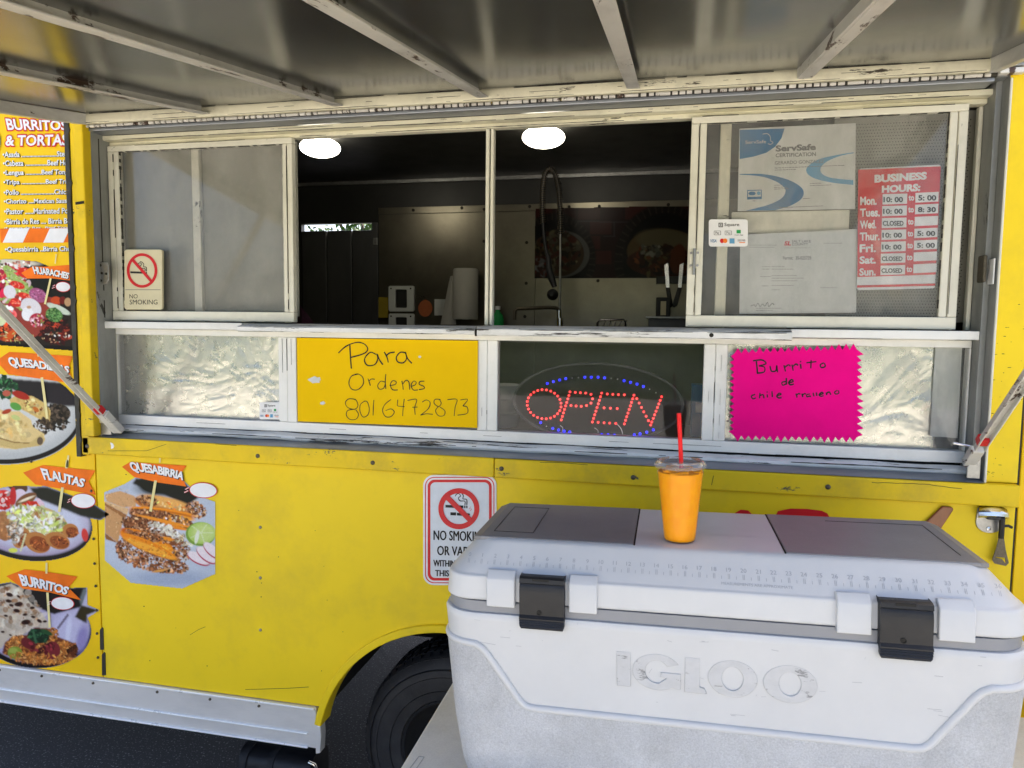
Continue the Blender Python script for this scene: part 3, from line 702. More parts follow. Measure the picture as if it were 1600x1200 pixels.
# ------------------------------------------------------------------ awning
def awning():
    aw = bpy.data.objects.new('awning', None); COL.objects.link(aw); place(aw, (-.515, -.5, 2.1), TR); aw.empty_display_size = .1
    K = .162; L = 1.16; x0, x1 = -1.752, .722
    def sheet(a, b):
        x = x0 + a * (x1 - x0); y = -.012 - b * L
        bay = (a * 6) % 1.0; sag = .0045 * math.sin(PI * bay) * math.sin(PI * min(1, b * 1.0 + .04)) + .0022 * noise.noise(Vector((x * 2.2, y * 2.6, 4)))
        return (x, y, 2.2420 + K * y - sag + .004)
    build(MB().grid(140, 60, sheet), 'sheet', 'awning_sheet', aw, smooth=True)
    build(MB().add([(x0, -.03, 2.270), (x1, -.03, 2.270), (x1, -.012 - L, 2.262 - K * L), (x0, -.012 - L, 2.262 - K * L)], [(0, 1, 2, 3)]), 'top_skin', 'yellow', aw)
    up = Vector((0, -K, 1)).normalized()
    rb = None
    for i, x in enumerate((-1.327, -.911, -.497, -.104, .302)):
        mb = MB()                               # an angle bar: a flange against the sheet and a leg hanging down
        a = (x, -.020, 2.233 + K * -.020); b = (x, -.012 - L, 2.233 - K * (L + .012))
        mb.beam((x - .014, a[1], a[2] + .0035), (x - .014, b[1], b[2] + .0035), .006, .026, up)
        mb.beam((x + .002, a[1], a[2] - .0085), (x + .002, b[1], b[2] - .0085), .0275, .004, up)
        build(mb, 'rib', 'rib_paint', aw, .0012)
    for x in (x0 + .010, x1 - .010):
        mb = MB().beam((x, -.016, 2.2290 + K * -.016), (x, -.012 - L, 2.2290 - K * (L + .012)), .020, .032, up)
        build(mb, 'edge_bar', 'rib_paint', aw, .002)
    build(MB().beam((x0, -.024 - L, 2.232 - K * (L + .012)), (x1, -.024 - L, 2.232 - K * (L + .012)), .022, .040), 'front_bar', 'rib_paint', aw, .003)
    def hb(a, b):
        x = x0 + a * (x1 - x0); w = .0012 * noise.noise(Vector((x * 6, 1, 1)))
        prof = ((-.010, 2.2462), (-.0195, 2.2440), (-.0240, 2.2375), (-.0245, 2.2150), (-.0225, 2.2118), (-.006, 2.2112))
        i = min(4, int(b * 5)); t = b * 5 - i; p, q = prof[i], prof[i + 1]
        return (x, p[0] * (1 - t) + q[0] * t + w, p[1] * (1 - t) + q[1] * t)
    build(MB().grid(140, 15, hb), 'hinge_bar', 'white_paint', aw, smooth=True)
    # piano hinge knuckles
    mb = MB(); rn = random.Random(2); x = x0 + .004
    while x < x1 - .020:
        w = rn.uniform(.011, .0165) if rn.random() > .10 else .036
        mb.cyl((x, -.0150, 2.2058 + rn.uniform(-.0004, .0004)), (x + w, -.0150, 2.2058), rn.uniform(.0040, .0050), 10)
        x += w + rn.uniform(.0035, .0075)
    build(mb, 'hinge_knuckles', 'rib_paint', aw, smooth=True, kind='stuff')
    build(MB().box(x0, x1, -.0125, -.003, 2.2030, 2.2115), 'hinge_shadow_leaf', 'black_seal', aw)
    build(MB().box(x0 + .003, x1 - .003, -.008, .045, 2.1935, 2.2028), 'hinge_leaf', 'grey_flash', TR, .002)
    build(MB().box(-1.81, .752, .0, .045, 2.204, 2.2355), 'window_head', 'grey_jamb', TR)
    # rolled end fittings at the right hand corner
    build(MB().box(.7224, .775, -.026, -.006, 2.205, 2.217), 'hinge_end', 'rib_paint', aw, .002); build(MB().box(.724, 1.05, -.022, -.0012, 2.221, 2.36), 'drip_rail', 'grey_jamb', TR, .003)
awning()

def joint_shade_and_cracks():
    """joint shade painted as dark strips, plus flaked paint edges, along the framework"""
    wf = bpy.data.objects['window_frame']; aw = bpy.data.objects['awning']
    def dark_line(hor, y, c, a, b, w, seed, parent, gap=.0, m='grime_shade', step=.006):
        mb = MB(); n = max(4, int((b - a) / step)); run = []
        def flush():
            if len(run) > 2:
                lo = [(t, q - h) for t, q, h in run]; hi = [(t, q + h) for t, q, h in run]
                P = lo + hi[::-1]; P = P if hor else [(z, x) for x, z in P]; mb.prism(P, y - .0006, y + .003)
            run.clear()
        for i in range(n + 1):
            t = a + (b - a) * i / n; v = noise.noise(Vector((t * 7.3, seed, 1.7))) + .5 * noise.noise(Vector((t * 31, seed, 4)))
            h = .62 * w * (.22 + .9 * max(0, v) + .25 * abs(noise.noise(Vector((t * 120, seed, 8)))))
            if v < gap - .55: flush(); continue
            run.append((t, c + w * .5 * noise.noise(Vector((t * 5, seed, 3))), h))
        flush()
        if mb.v: build(mb, 'joint_shade_and_flakes', m, parent, kind='stuff')
    dark_line(True, -.0235, 2.2405, -1.72, .70, .0026, 1, aw, .20); dark_line(True, -.0240, 2.2400, -.45, -.10, .0024, 2, aw, .3); dark_line(True, -.0240, 2.2410, .33, .66, .0040, 3, aw, .25)
    dark_line(True, -.0250, 2.2140, -1.74, .70, .0011, 4, aw, .35); dark_line(True, -.0250, 2.2265, -1.5, .6, .0009, 14, aw, .75)
    dark_line(True, .0450, 2.1800, -1.75, .74, .0016, 5, wf, .25); dark_line(True, .0452, 2.1870, -1.70, .70, .0009, 15, wf, .72)
    dark_line(True, .0700, 2.1690, -1.08, .03, .0020, 6, wf, .35); dark_line(True, .0550, 2.1645, .07, .66, .0026, 7, wf, .25); dark_line(True, .0592, 2.1640, -1.72, -1.12, .0018, 8, wf, .3)
    dark_line(True, .0592, 1.6235, -1.73, -1.11, .0012, 9, wf, .35); dark_line(True, .0552, 1.6240, .05, .69, .0012, 10, wf, .35)
    dark_line(True, -.0004, 1.5935, -1.25, -.53, .0012, 11, wf, .55); dark_line(True, -.0004, 1.6065, -1.2, -.53, .0016, 12, wf, .55); dark_line(True, -.0004, 1.6075, -.51, .29, .0020, 13, wf, .45); dark_line(True, -.0004, 1.5925, -.50, .25, .0010, 16, wf, .45)
    dark_line(True, .0700, 1.2868, -1.73, .73, .0013, 17, wf, .35); dark_line(True, .0700, 1.3020, -1.6, .7, .0008, 18, wf, .85); dark_line(True, .0425, 1.2740, -1.70, .73, .0022, 19, wf, .62)
    dark_line(True, .0300, 1.5975, -1.74, -1.26, .0008, 20, wf, .6); dark_line(True, .0275, 1.5955, .31, .73, .0010, 21, wf, .5)
    for x, y, z0, z1, sd in ((-1.7372, .0270, 1.63, 2.18, 22), (-1.1185, .0592, 1.66, 2.14, 23), (.0640, .0552, 1.66, 2.14, 24), (.6725, .0552, 1.66, 2.14, 25), (-1.716, .0592, 1.66, 2.14, 26)):
        dark_line(False, y, x, z0, z1, .0011, sd, wf, .3)
    for x in (-1.1475, -1.1328, -1.118, -.5180, -.5032, -.488, .110, .1248, .140): dark_line(False, .0706, x, 1.322, 1.572, .0008, x * 9, wf, .38)
    dark_line(False, -.0005, .7515, 1.27, 2.19, .0018, 31, wf, .2)
joint_shade_and_cracks()

def strut(name, foot, top, right):
    s = bpy.data.objects.new('support_strut', None); COL.objects.link(s); place(s, foot, TR); s.empty_display_size = .05
    foot = Vector(foot); top = Vector(top); d = (top - foot).normalized(); side = Vector((1, 0, 0)); nrm = d.cross(side).normalized()
    a = foot + d * .045
    mb = MB()                                   # an open channel: web and two flanges
    mb.beam(a, top, .020, .003, nrm); mb.beam(a + side * .010 - nrm * .006, top + side * .010 - nrm * .006, .003, .014, nrm); mb.beam(a - side * .010 - nrm * .006, top - side * .010 - nrm * .006, .003, .014, nrm)
    build(mb, 'channel', 'rib_paint', s, .0008)
    q = a + d * .030
    build(MB().beam(q - d * .012, q + d * .012, .0245, .020, nrm), 'red_band', 'red', s, .002)
    if not right:
        build(MB().beam(foot - d * .030, foot + d * .058, .034, .022, nrm), 'foot_bracket', 'rib_paint', s, .003)
        build(MB().prism([(-1.738, 1.262), (-1.738, 1.335), (-1.722, 1.340), (-1.712, 1.30), (-1.700, 1.285), (-1.700, 1.262)], -.004, .008), 'bracket_plate', 'galv', s, .002)
        build(MB().box(-1.7385, -1.7255, -.0075, -.003, 1.300, 1.345), 'bracket_tab', 'white_paint', s, .001)
        build(MB().cyl((-1.728, -.012, 1.345), (-1.700, -.012, 1.338), .0028, 8), 'pin', 'chrome', s, smooth=True)
    else:
        build(MB().beam(foot - d * .030, foot + d * .036, .028, .020, nrm), 'foot_bracket', 'rib_paint', s, .003)
        build(MB().prism([(.716, 1.262), (.716, 1.29), (.728, 1.315), (.746, 1.315), (.746, 1.262)], .0, .008), 'bracket_plate', 'galv', s, .002)
        build(MB().cyl((.678, -.012, 1.349), (.724, -.012, 1.341), .0035, 10), 'pin', 'chrome', s, smooth=True)
strut('support_strut', (-1.683, -.012, 1.296), (-1.728, -.79, 2.098), False)
strut('support_strut', (.722, -.010, 1.318), (.700, -.90, 2.08), True)

# ------------------------------------------------------------------ printed menu wrap left of the window
MP = build(MB().box(-3.6, -1.768, -.0005, .03, .4622, 2.62), 'menu_panel', 'yellow_vinyl', TR, .0015)
MEAT = [(120, 70, 40), (156, 98, 60), (84, 46, 26), (186, 130, 88), (104, 58, 34), (206, 158, 118), (140, 80, 40)]
PICK = (226, 214, 150)

def banner(k, pts, word, quad, bend, parent, y=-.0036, oval=None, tagat=None):
    b = build(poly_mb(pts, k, y), 'banner', 'orange_vinyl', parent)
    d = 7
    build(text_mb(word, [(u + d, v + d) for u, v in quad], k, y - .0008, .05, .0, bend, .92), 'letter_shadow', 'black_ink', parent)
    build(text_mb(word, quad, k, y - .0016, .04, .0, bend, .92), 'lettering', 'white_ink', parent)
    if oval:
        cx, cy, rx, ry = oval
        build(poly_mb(ellipse(cx, cy, rx + 7, ry + 7, 32, .06), k, y - .0004), 'price_oval_rim', 'sign_red', parent)
        build(poly_mb(ellipse(cx, cy, rx, ry, 32, .06), k, y - .0010), 'price_oval', 'white_ink', parent)
        tx, ty = cx - rx - 26, cy - 4
        build(strokes_mb([[(tx + 16, ty - 18), (tx - 12, ty - 4), (tx + 12, ty + 8), (tx - 20, ty + 22)]], k, 15, y - .0006, curve=False), 'price_mark', 'sign_red', parent)
        build(strokes_mb([[(tx + 16, ty - 18), (tx - 12, ty - 4), (tx + 12, ty + 8), (tx - 20, ty + 22)]], k, 6, y - .0012, curve=False), 'price_mark', 'white_ink', parent)

def pick(k, a, b, w, parent, y=-.0044):
    dx, dy = b[0] - a[0], b[1] - a[1]; L = math.hypot(dx, dy); nx, ny = -dy / L * w / 2, dx / L * w / 2
    build(poly_mb([(a[0] + nx, a[1] + ny), (b[0] + nx, b[1] + ny), (b[0] - nx, b[1] - ny), (a[0] - nx, a[1] - ny)], k, y), 'toothpick', mt['pickprint'], parent)
mt['pickprint'] = flat('toothpick_print', lin(PICK), .4)

def quesabirria():
    P = bpy.data.objects['side_panel']
    c = Canvas(60, 230, 985, 1150, 5.2, (186, 197, 213))
    c.poly([(75, 362), (240, 295), (330, 240), (560, 262), (720, 272), (840, 395), (970, 440), (970, 1022), (705, 1140), (290, 1094), (80, 912)], 0, 0, mask=True)
    c.ell(500, 700, 420, 330, (200, 208, 220), soft=.6)
    c.ell(600, 1060, 300, 60, (166, 178, 200), soft=.8)
    c.ell(520, 330, 190, 70, (120, 130, 140), soft=.5); c.poly([(330, 245), (720, 275), (840, 405), (740, 470), (560, 380), (400, 330), (300, 290)], (24, 28, 22), 4)
    c.ell(500, 290, 150, 85, (20, 26, 18), soft=.25)
    tan = (214, 166, 116)
    c.poly([(75, 378), (200, 348), (320, 392), (332, 478), (215, 482), (90, 432)], tan, 1); c.poly([(75, 430), (215, 480), (268, 490), (258, 545), (75, 455)], (224, 184, 134), 1)
    c.poly([(75, 452), (240, 560), (222, 600), (182, 775), (78, 690)], (206, 156, 104), 1); c.poly([(78, 690), (182, 775), (150, 765), (82, 742)], (150, 96, 48), 1)
    c.poly([(75, 446), (258, 545), (240, 575), (75, 468)], (160, 106, 60), 1)
    c.scatter(160, 180, 500, 130, 200, (3, 9), [(226, 186, 140), (190, 140, 92), (206, 160, 110)], alpha=.5)
    # back taco
    c.ell(560, 470, 250, 70, (206, 132, 62), 12); c.ell(560, 440, 200, 42, (236, 176, 96), 12, soft=.5)
    c.scatter(102, 420, 430, 90, 40, (6.0, 13.6), MEAT, 10); c.scatter(40, 620, 470, 120, 26, (6, 18), [(250, 214, 150), (240, 180, 90), (220, 120, 40)], 12)
    c.scatter(153, 820, 500, 90, 60, (6.0, 15.0), MEAT + [(210, 170, 120)], 25)
    for i, col in enumerate(((244, 150, 32), (206, 112, 20), (248, 166, 50))):
        c.ell(540, 520 + i * 16, 265, 30, col, 7)
    c.ell(540, 580, 270, 62, (110, 62, 36), 12); c.scatter(323, 540, 570, 265, 52, (6.0, 15.0), MEAT, 12)
    c.scatter(30, 660, 590, 110, 30, (6, 16), [(240, 226, 200), (228, 150, 60)], 12)
    c.ell(560, 620, 210, 18, (238, 142, 28), 14)
    # cheese and meat between
    c.ell(470, 680, 260, 90, (126, 72, 40), 18); c.scatter(374, 420, 650, 220, 80, (6.8, 17.0), MEAT, 18)
    c.scatter(80, 560, 670, 150, 50, (8, 26), [(236, 232, 220), (222, 214, 196), (206, 200, 176)], 20, (.3, .6)); c.scatter(85, 480, 690, 120, 40, (6.0, 13.6), MEAT, 18)
    # front taco
    c.ell(440, 780, 262, 78, (226, 128, 18), 24); c.ell(470, 800, 230, 62, (244, 146, 24), 22); c.ell(500, 815, 170, 36, (250, 176, 50), 18, soft=.6)
    c.ell(330, 745, 150, 30, (206, 96, 12), 38); c.ell(560, 740, 80, 18, (240, 150, 36), 4)
    c.scatter(60, 470, 800, 200, 50, (4, 12), [(210, 96, 10), (252, 190, 80), (190, 80, 8)], 22, alpha=.6)
    c.scatter(187, 420, 720, 190, 26, (6.0, 13.6), MEAT, 14)
    c.scatter(510, 470, 920, 290, 80, (6.8, 17.7), MEAT, 12); c.scatter(153, 230, 800, 60, 80, (6.0, 15.0), MEAT, 40); c.scatter(119, 700, 850, 70, 90, (6.0, 16.3), MEAT + [(214, 200, 176)], 0)
    c.scatter(40, 720, 760, 80, 50, (6, 22), [(228, 218, 190), (200, 176, 130)], 30, (.2, .4))
    c.ell(520, 1000, 60, 10, (226, 160, 80), -10)
    c.ell(430, 800, 250, 44, (240, 140, 24), 24); c.ell(450, 822, 210, 26, (250, 176, 56), 22, soft=.5); c.ell(560, 596, 240, 13, (244, 152, 40), 13)
    c.scatter(50, 560, 668, 130, 36, (6, 18), [(242, 238, 226), (226, 216, 190)], 20, (.25, .5)); c.scatter(60, 450, 820, 200, 40, (3, 9), [(206, 92, 10), (252, 200, 90)], 24, alpha=.6)
    # lime and radish
    c.ell(856, 700, 122, 98, (122, 158, 60), 0); c.ell(866, 692, 112, 88, (176, 206, 104), 0); c.ell(880, 690, 90, 70, (198, 218, 134), 0, soft=.4)
    for a in range(5): c.line((860, 690), (860 + 100 * math.cos(a * 1.3), 690 + 80 * math.sin(a * 1.3)), 6, (222, 232, 190))
    c.ell(826, 725, 16, 55, (232, 236, 216), 12)
    for (x, y, rx, ry, ro) in ((840, 895, 100, 42, 26), (905, 868, 100, 44, 38), (950, 830, 90, 40, 42)):
        c.ell(x, y + 8, rx, ry, (176, 24, 62), ro); c.ell(x, y, rx * .97, ry * .9, (238, 226, 230), ro)
    c.build('food_picture', 'Q', -.0018, P)
    banner('Q', [(218, 152), (285, 112), (520, 128), (745, 142), (700, 205), (742, 312), (520, 280), (318, 235)], 'QUESABIRRIA', ((272, 108), (735, 196), (716, 274), (310, 200)), -12, P, oval=(882, 342, 108, 58))
    pick('Q', (494, 262), (452, 515), 22, P)
    pick('Q', (530, 60), (528, 118), 14, P)

def huaraches():
    c = Canvas(-420, 30, 860, 1108, 6.5, (40, 32, 26))
    c.poly([(-420, 60), (120, 40), (440, 70), (860, 240), (860, 1105), (-420, 1010)], 0, 0, mask=True)
    c.ell(200, 75, 270, 34, (214, 208, 190), 4, soft=.5)
    c.ell(150, 560, 560, 440, (150, 60, 50)); c.ell(620, 370, 330, 115, (28, 28, 22), 14)
    c.poly([(-420, 970), (0, 1020), (860, 1060), (860, 1105), (400, 1095), (-420, 1030)], (14, 12, 12), 2)
    V = [(200, 44, 60), (226, 84, 84), (168, 30, 60), (236, 208, 214), (240, 240, 238), (150, 180, 90), (206, 214, 140)]
    c.scatter(240, -60, 400, 420, 330, (18, 62), V)
    c.scatter(120, 120, 200, 200, 110, (14, 46), V); c.scatter(30, 270, 90, 120, 26, (10, 24), [(190, 120, 100), (230, 220, 210)])
    for x, y, r, q in ((100, 160, 70, 40), (150, 240, 80, 44), (260, 330, 90, 44), (270, 430, 100, 50)):
        c.ell(x, y, r, q, (162, 186, 104), 30); c.scatter(14, x, y, r * .8, q * .8, (8, 20), [(196, 210, 150), (130, 160, 70)])
    for x, y, r, q in ((300, 200, 90, 60), (210, 340, 90, 40), (190, 545, 70, 50), (300, 470, 90, 36)):
        c.ell(x, y, r, q, (216, 44, 34), 20); c.scatter(10, x, y, r * .7, q * .7, (8, 18), [(236, 90, 70), (244, 150, 130)])
    c.ell(450, 460, 110, 75, (166, 88, 128), 30); c.scatter(80, 450, 460, 100, 66, (5, 12), [(196, 130, 170), (140, 60, 104), (184, 110, 150)])
    c.ell(370, 600, 130, 95, (226, 222, 226), 35); c.ell(330, 680, 70, 80, (238, 238, 242)); c.ell(345, 600, 26, 18, (206, 160, 120)); c.ell(120, 420, 80, 70, (226, 222, 228), 60)
    c.ell(440, 750, 90, 80, (176, 36, 62)); c.scatter(50, 450, 760, 90, 70, (10, 24), [(204, 60, 86), (120, 24, 50), (230, 170, 180), (140, 150, 60)])
    c.scatter(160, 660, 880, 190, 150, (14, 40), [(96, 24, 20), (60, 14, 14), (140, 40, 26), (44, 12, 14), (176, 66, 40), (30, 18, 14)], 0, (.25, .6))
    c.scatter(26, 660, 960, 170, 70, (5, 16), [(236, 236, 226), (220, 170, 130)])
    c.ell(690, 620, 150, 40, (206, 218, 200), 24); c.ell(640, 690, 100, 80, (96, 140, 76), 24); c.scatter(120, 640, 690, 95, 75, (9, 20), [(130, 172, 100), (60, 104, 50), (92, 140, 78), (40, 80, 40)])
    c.ell(660, 520, 60, 45, (200, 76, 34)); c.ell(740, 520, 40, 45, (110, 30, 22)); c.ell(800, 540, 40, 50, (190, 150, 110))
    c.scatter(90, 120, 880, 140, 110, (12, 34), [(40, 24, 18), (84, 40, 26), (190, 60, 26), (206, 84, 40), (24, 16, 14)]); c.ell(120, 930, 100, 40, (206, 84, 30), -35); c.ell(180, 830, 30, 70, (212, 90, 40), 10)
    c.scatter(30, 200, 950, 200, 70, (8, 22), [(210, 214, 160), (170, 190, 110)], 0, (.2, .4)); c.ell(30, 700, 70, 120, (216, 226, 180), 10)
    c.build('food_picture', 'HU', -.0018, MP)
    banner('HU', [(260, 200), (395, 122), (520, 128), (990, 92), (960, 200), (990, 306), (620, 262), (330, 265)], 'HUARACHES', ((393, 122), (832, 200), (812, 272), (420, 212)), -8, MP, oval=(752, 362, 82, 54))
    pick('HU', (608, 262), (540, 565), 24, MP); pick('HU', (672, -20), (660, 90), 14, MP); pick('HU', (440, 1040), (462, 1180), 14, MP)

def quesadillas():
    c = Canvas(-520, 270, 770, 1175, 6.0, (206, 208, 206))
    c.ell(60, 700, 745, 470, 0, mask=True); c.a[c.V < 285 + .10 * c.U] = 0
    c.ell(60, 700, 745, 468, (16, 14, 16)); c.ell(50, 660, 735, 462, (186, 190, 190)); c.ell(40, 620, 690, 420, (212, 214, 212), soft=.2)
    c.poly([(-520, 280), (820, 380), (770, 600), (400, 560), (100, 420), (-520, 420)], (34, 32, 36), 5)
    c.ell(640, 500, 160, 100, (38, 34, 40), soft=.4)
    c.scatter(140, 20, 400, 170, 110, (12, 34), [(30, 84, 50), (20, 60, 36), (60, 120, 70), (16, 44, 28)], 10, (.3, .7))
    c.ell(70, 470, 40, 30, (186, 92, 72))
    c.ell(590, 670, 110, 90, (40, 32, 24)); c.scatter(150, 560, 710, 130, 130, (12, 30), [(40, 34, 24), (66, 56, 44), (24, 20, 16), (100, 84, 70)])
    T = [(214, 184, 112), (226, 200, 138), (200, 168, 96)]
    c.poly([(100, 530), (180, 480), (330, 500), (450, 570), (505, 640), (490, 790), (420, 740), (240, 640), (110, 580)], T[0], 1); c.scatter(50, 320, 600, 150, 70, (10, 30), T, 25, alpha=.6)
    c.scatter(14, 320, 580, 120, 60, (6, 16), [(120, 66, 30), (190, 96, 40)], 25); c.ell(210, 490, 90, 36, (170, 40, 26), 20); c.ell(360, 630, 36, 20, (200, 110, 40), 40)
    c.ell(160, 600, 60, 36, (92, 160, 70), 25); c.scatter(70, 420, 800, 80, 90, (10, 26), [(44, 34, 24), (70, 56, 40), (110, 90, 70)], 40)
    c.poly([(-520, 580), (-100, 590), (40, 640), (200, 650), (310, 730), (330, 800), (440, 870), (450, 930), (420, 980), (150, 1022), (-520, 960)], T[1], 1)
    c.scatter(110, 20, 800, 280, 130, (12, 46), T + [(238, 216, 160), (206, 160, 80)], 12, alpha=.45); c.poly([(0, 905), (150, 950), (300, 955), (420, 870), (448, 930), (410, 985), (160, 1022), (0, 985)], (206, 180, 116), 1)
    c.poly([(0, 905), (150, 950), (300, 955), (290, 965), (150, 962), (0, 918)], (140, 110, 60), 1); c.ell(400, 940, 30, 40, (100, 84, 66)); c.ell(70, 650, 50, 22, (170, 60, 30), -20); c.ell(160, 710, 46, 24, (196, 206, 130), 20)
    c.build('food_picture', 'QD', -.0018, MP)
    banner('QD', [(-30, 150), (100, 62), (400, 80), (722, 104), (690, 200), (720, 372), (430, 330), (90, 280)], 'QUESADILLAS', ((82, 108), (700, 205), (690, 285), (118, 222)), -10, MP)
    pick('QD', (424, 312), (478, 720), 26, MP); pick('QD', (388, 0), (388, 90), 14, MP); pick('QD', (686, 1080), (672, 1196), 18, MP)

def flautas():
    c = Canvas(-500, 200, 1210, 1135, 7.5, (180, 184, 206))
    c.ell(330, 690, 690, 405, 0, 7, mask=True); c.a[c.V < 205 + .04 * c.U] = 0
    c.poly([(330, 300), (500, 280), (1000, 460), (1205, 590), (1110, 650), (900, 610), (560, 480)], 0, 0, mask=True)
    c.ell(330, 690, 700, 412, (30, 28, 26), 7); c.ell(330, 660, 668, 382, (176, 164, 190), 7, soft=.06); c.ell(350, 640, 600, 330, (206, 210, 228), 7, soft=.3)
    c.poly([(330, 296), (520, 285), (1000, 450), (1210, 590), (1110, 652), (900, 610), (560, 470), (420, 420)], (30, 34, 26), 4)
    W = [(238, 236, 228), (226, 222, 206), (244, 244, 244)]; LT = [(214, 222, 140), (190, 206, 100), (228, 232, 180)]; CR = [(186, 128, 76), (206, 148, 92), (156, 100, 56)]
    c.ell(40, 430, 130, 110, (214, 40, 34)); c.scatter(40, 40, 430, 120, 100, (14, 40), [(230, 60, 44), (190, 24, 24), (236, 210, 206)])
    c.ell(200, 280, 115, 70, (92, 60, 38), 20); c.ell(225, 380, 70, 70, (224, 208, 222), 0); c.ell(150, 390, 36, 100, (196, 40, 44), 0)
    c.poly([(-400, 600), (60, 550), (140, 620), (130, 860), (60, 885), (-400, 700)], (176, 120, 74), 1); c.scatter(60, 20, 720, 140, 140, (14, 40), CR, 20, alpha=.6)
    c.ell(290, 430, 130, 60, (128, 82, 46), -30); c.ell(360, 500, 130, 55, (206, 44, 30), -8); c.scatter(30, 360, 500, 110, 44, (12, 30), [(226, 60, 40), (240, 120, 60), (180, 26, 20)])
    c.ell(300, 420, 90, 14, (240, 226, 196), -22); c.ell(450, 460, 26, 60, (232, 200, 214), -40)
    c.ell(430, 690, 330, 190, (206, 180, 120), 12); c.scatter(260, 420, 660, 330, 150, (14, 44), W + LT + LT + CR[:1], 14, (.3, .7))
    for x, y, rx, ry, ro in ((240, 850, 90, 120, 30), (420, 900, 150, 110, 25), (640, 880, 140, 90, 20), (780, 770, 90, 80, 10)):
        c.ell(x, y, rx, ry, (190, 126, 66), ro); c.ell(x + 20, y + 14, rx * .78, ry * .7, (150, 76, 34), ro)
        c.scatter(36, x + 22, y + 18, rx * .66, ry * .58, (8, 26), [(176, 92, 44), (126, 60, 26), (206, 120, 60), (100, 46, 22)], 0, (.2, .5))
    c.scatter(60, 170, 780, 90, 120, (16, 44), [(232, 226, 214), (206, 196, 176), (170, 140, 110)], 0, (.25, .5)); c.scatter(70, 460, 700, 240, 70, (14, 40), W + LT, 10, (.25, .6))
    c.line((290, 800), (230, 1000), 18, (220, 222, 170)); c.ell(150, 985, 50, 26, (220, 226, 90)); c.ell(940, 815, 36, 72, (214, 62, 56), -8)
    c.build('food_picture', 'FL', -.0018, MP)
    banner('FL', [(265, 128), (480, 45), (760, 76), (1062, 104), (985, 225), (1068, 375), (640, 298), (400, 258)], 'FLAUTAS', ((455, 72), (960, 200), (930, 292), (505, 205)), -6, MP, oval=(930, 438, 130, 76))
    pick('FL', (702, 290), (664, 560), 30, MP); pick('FL', (752, -10), (745, 80), 26, MP)

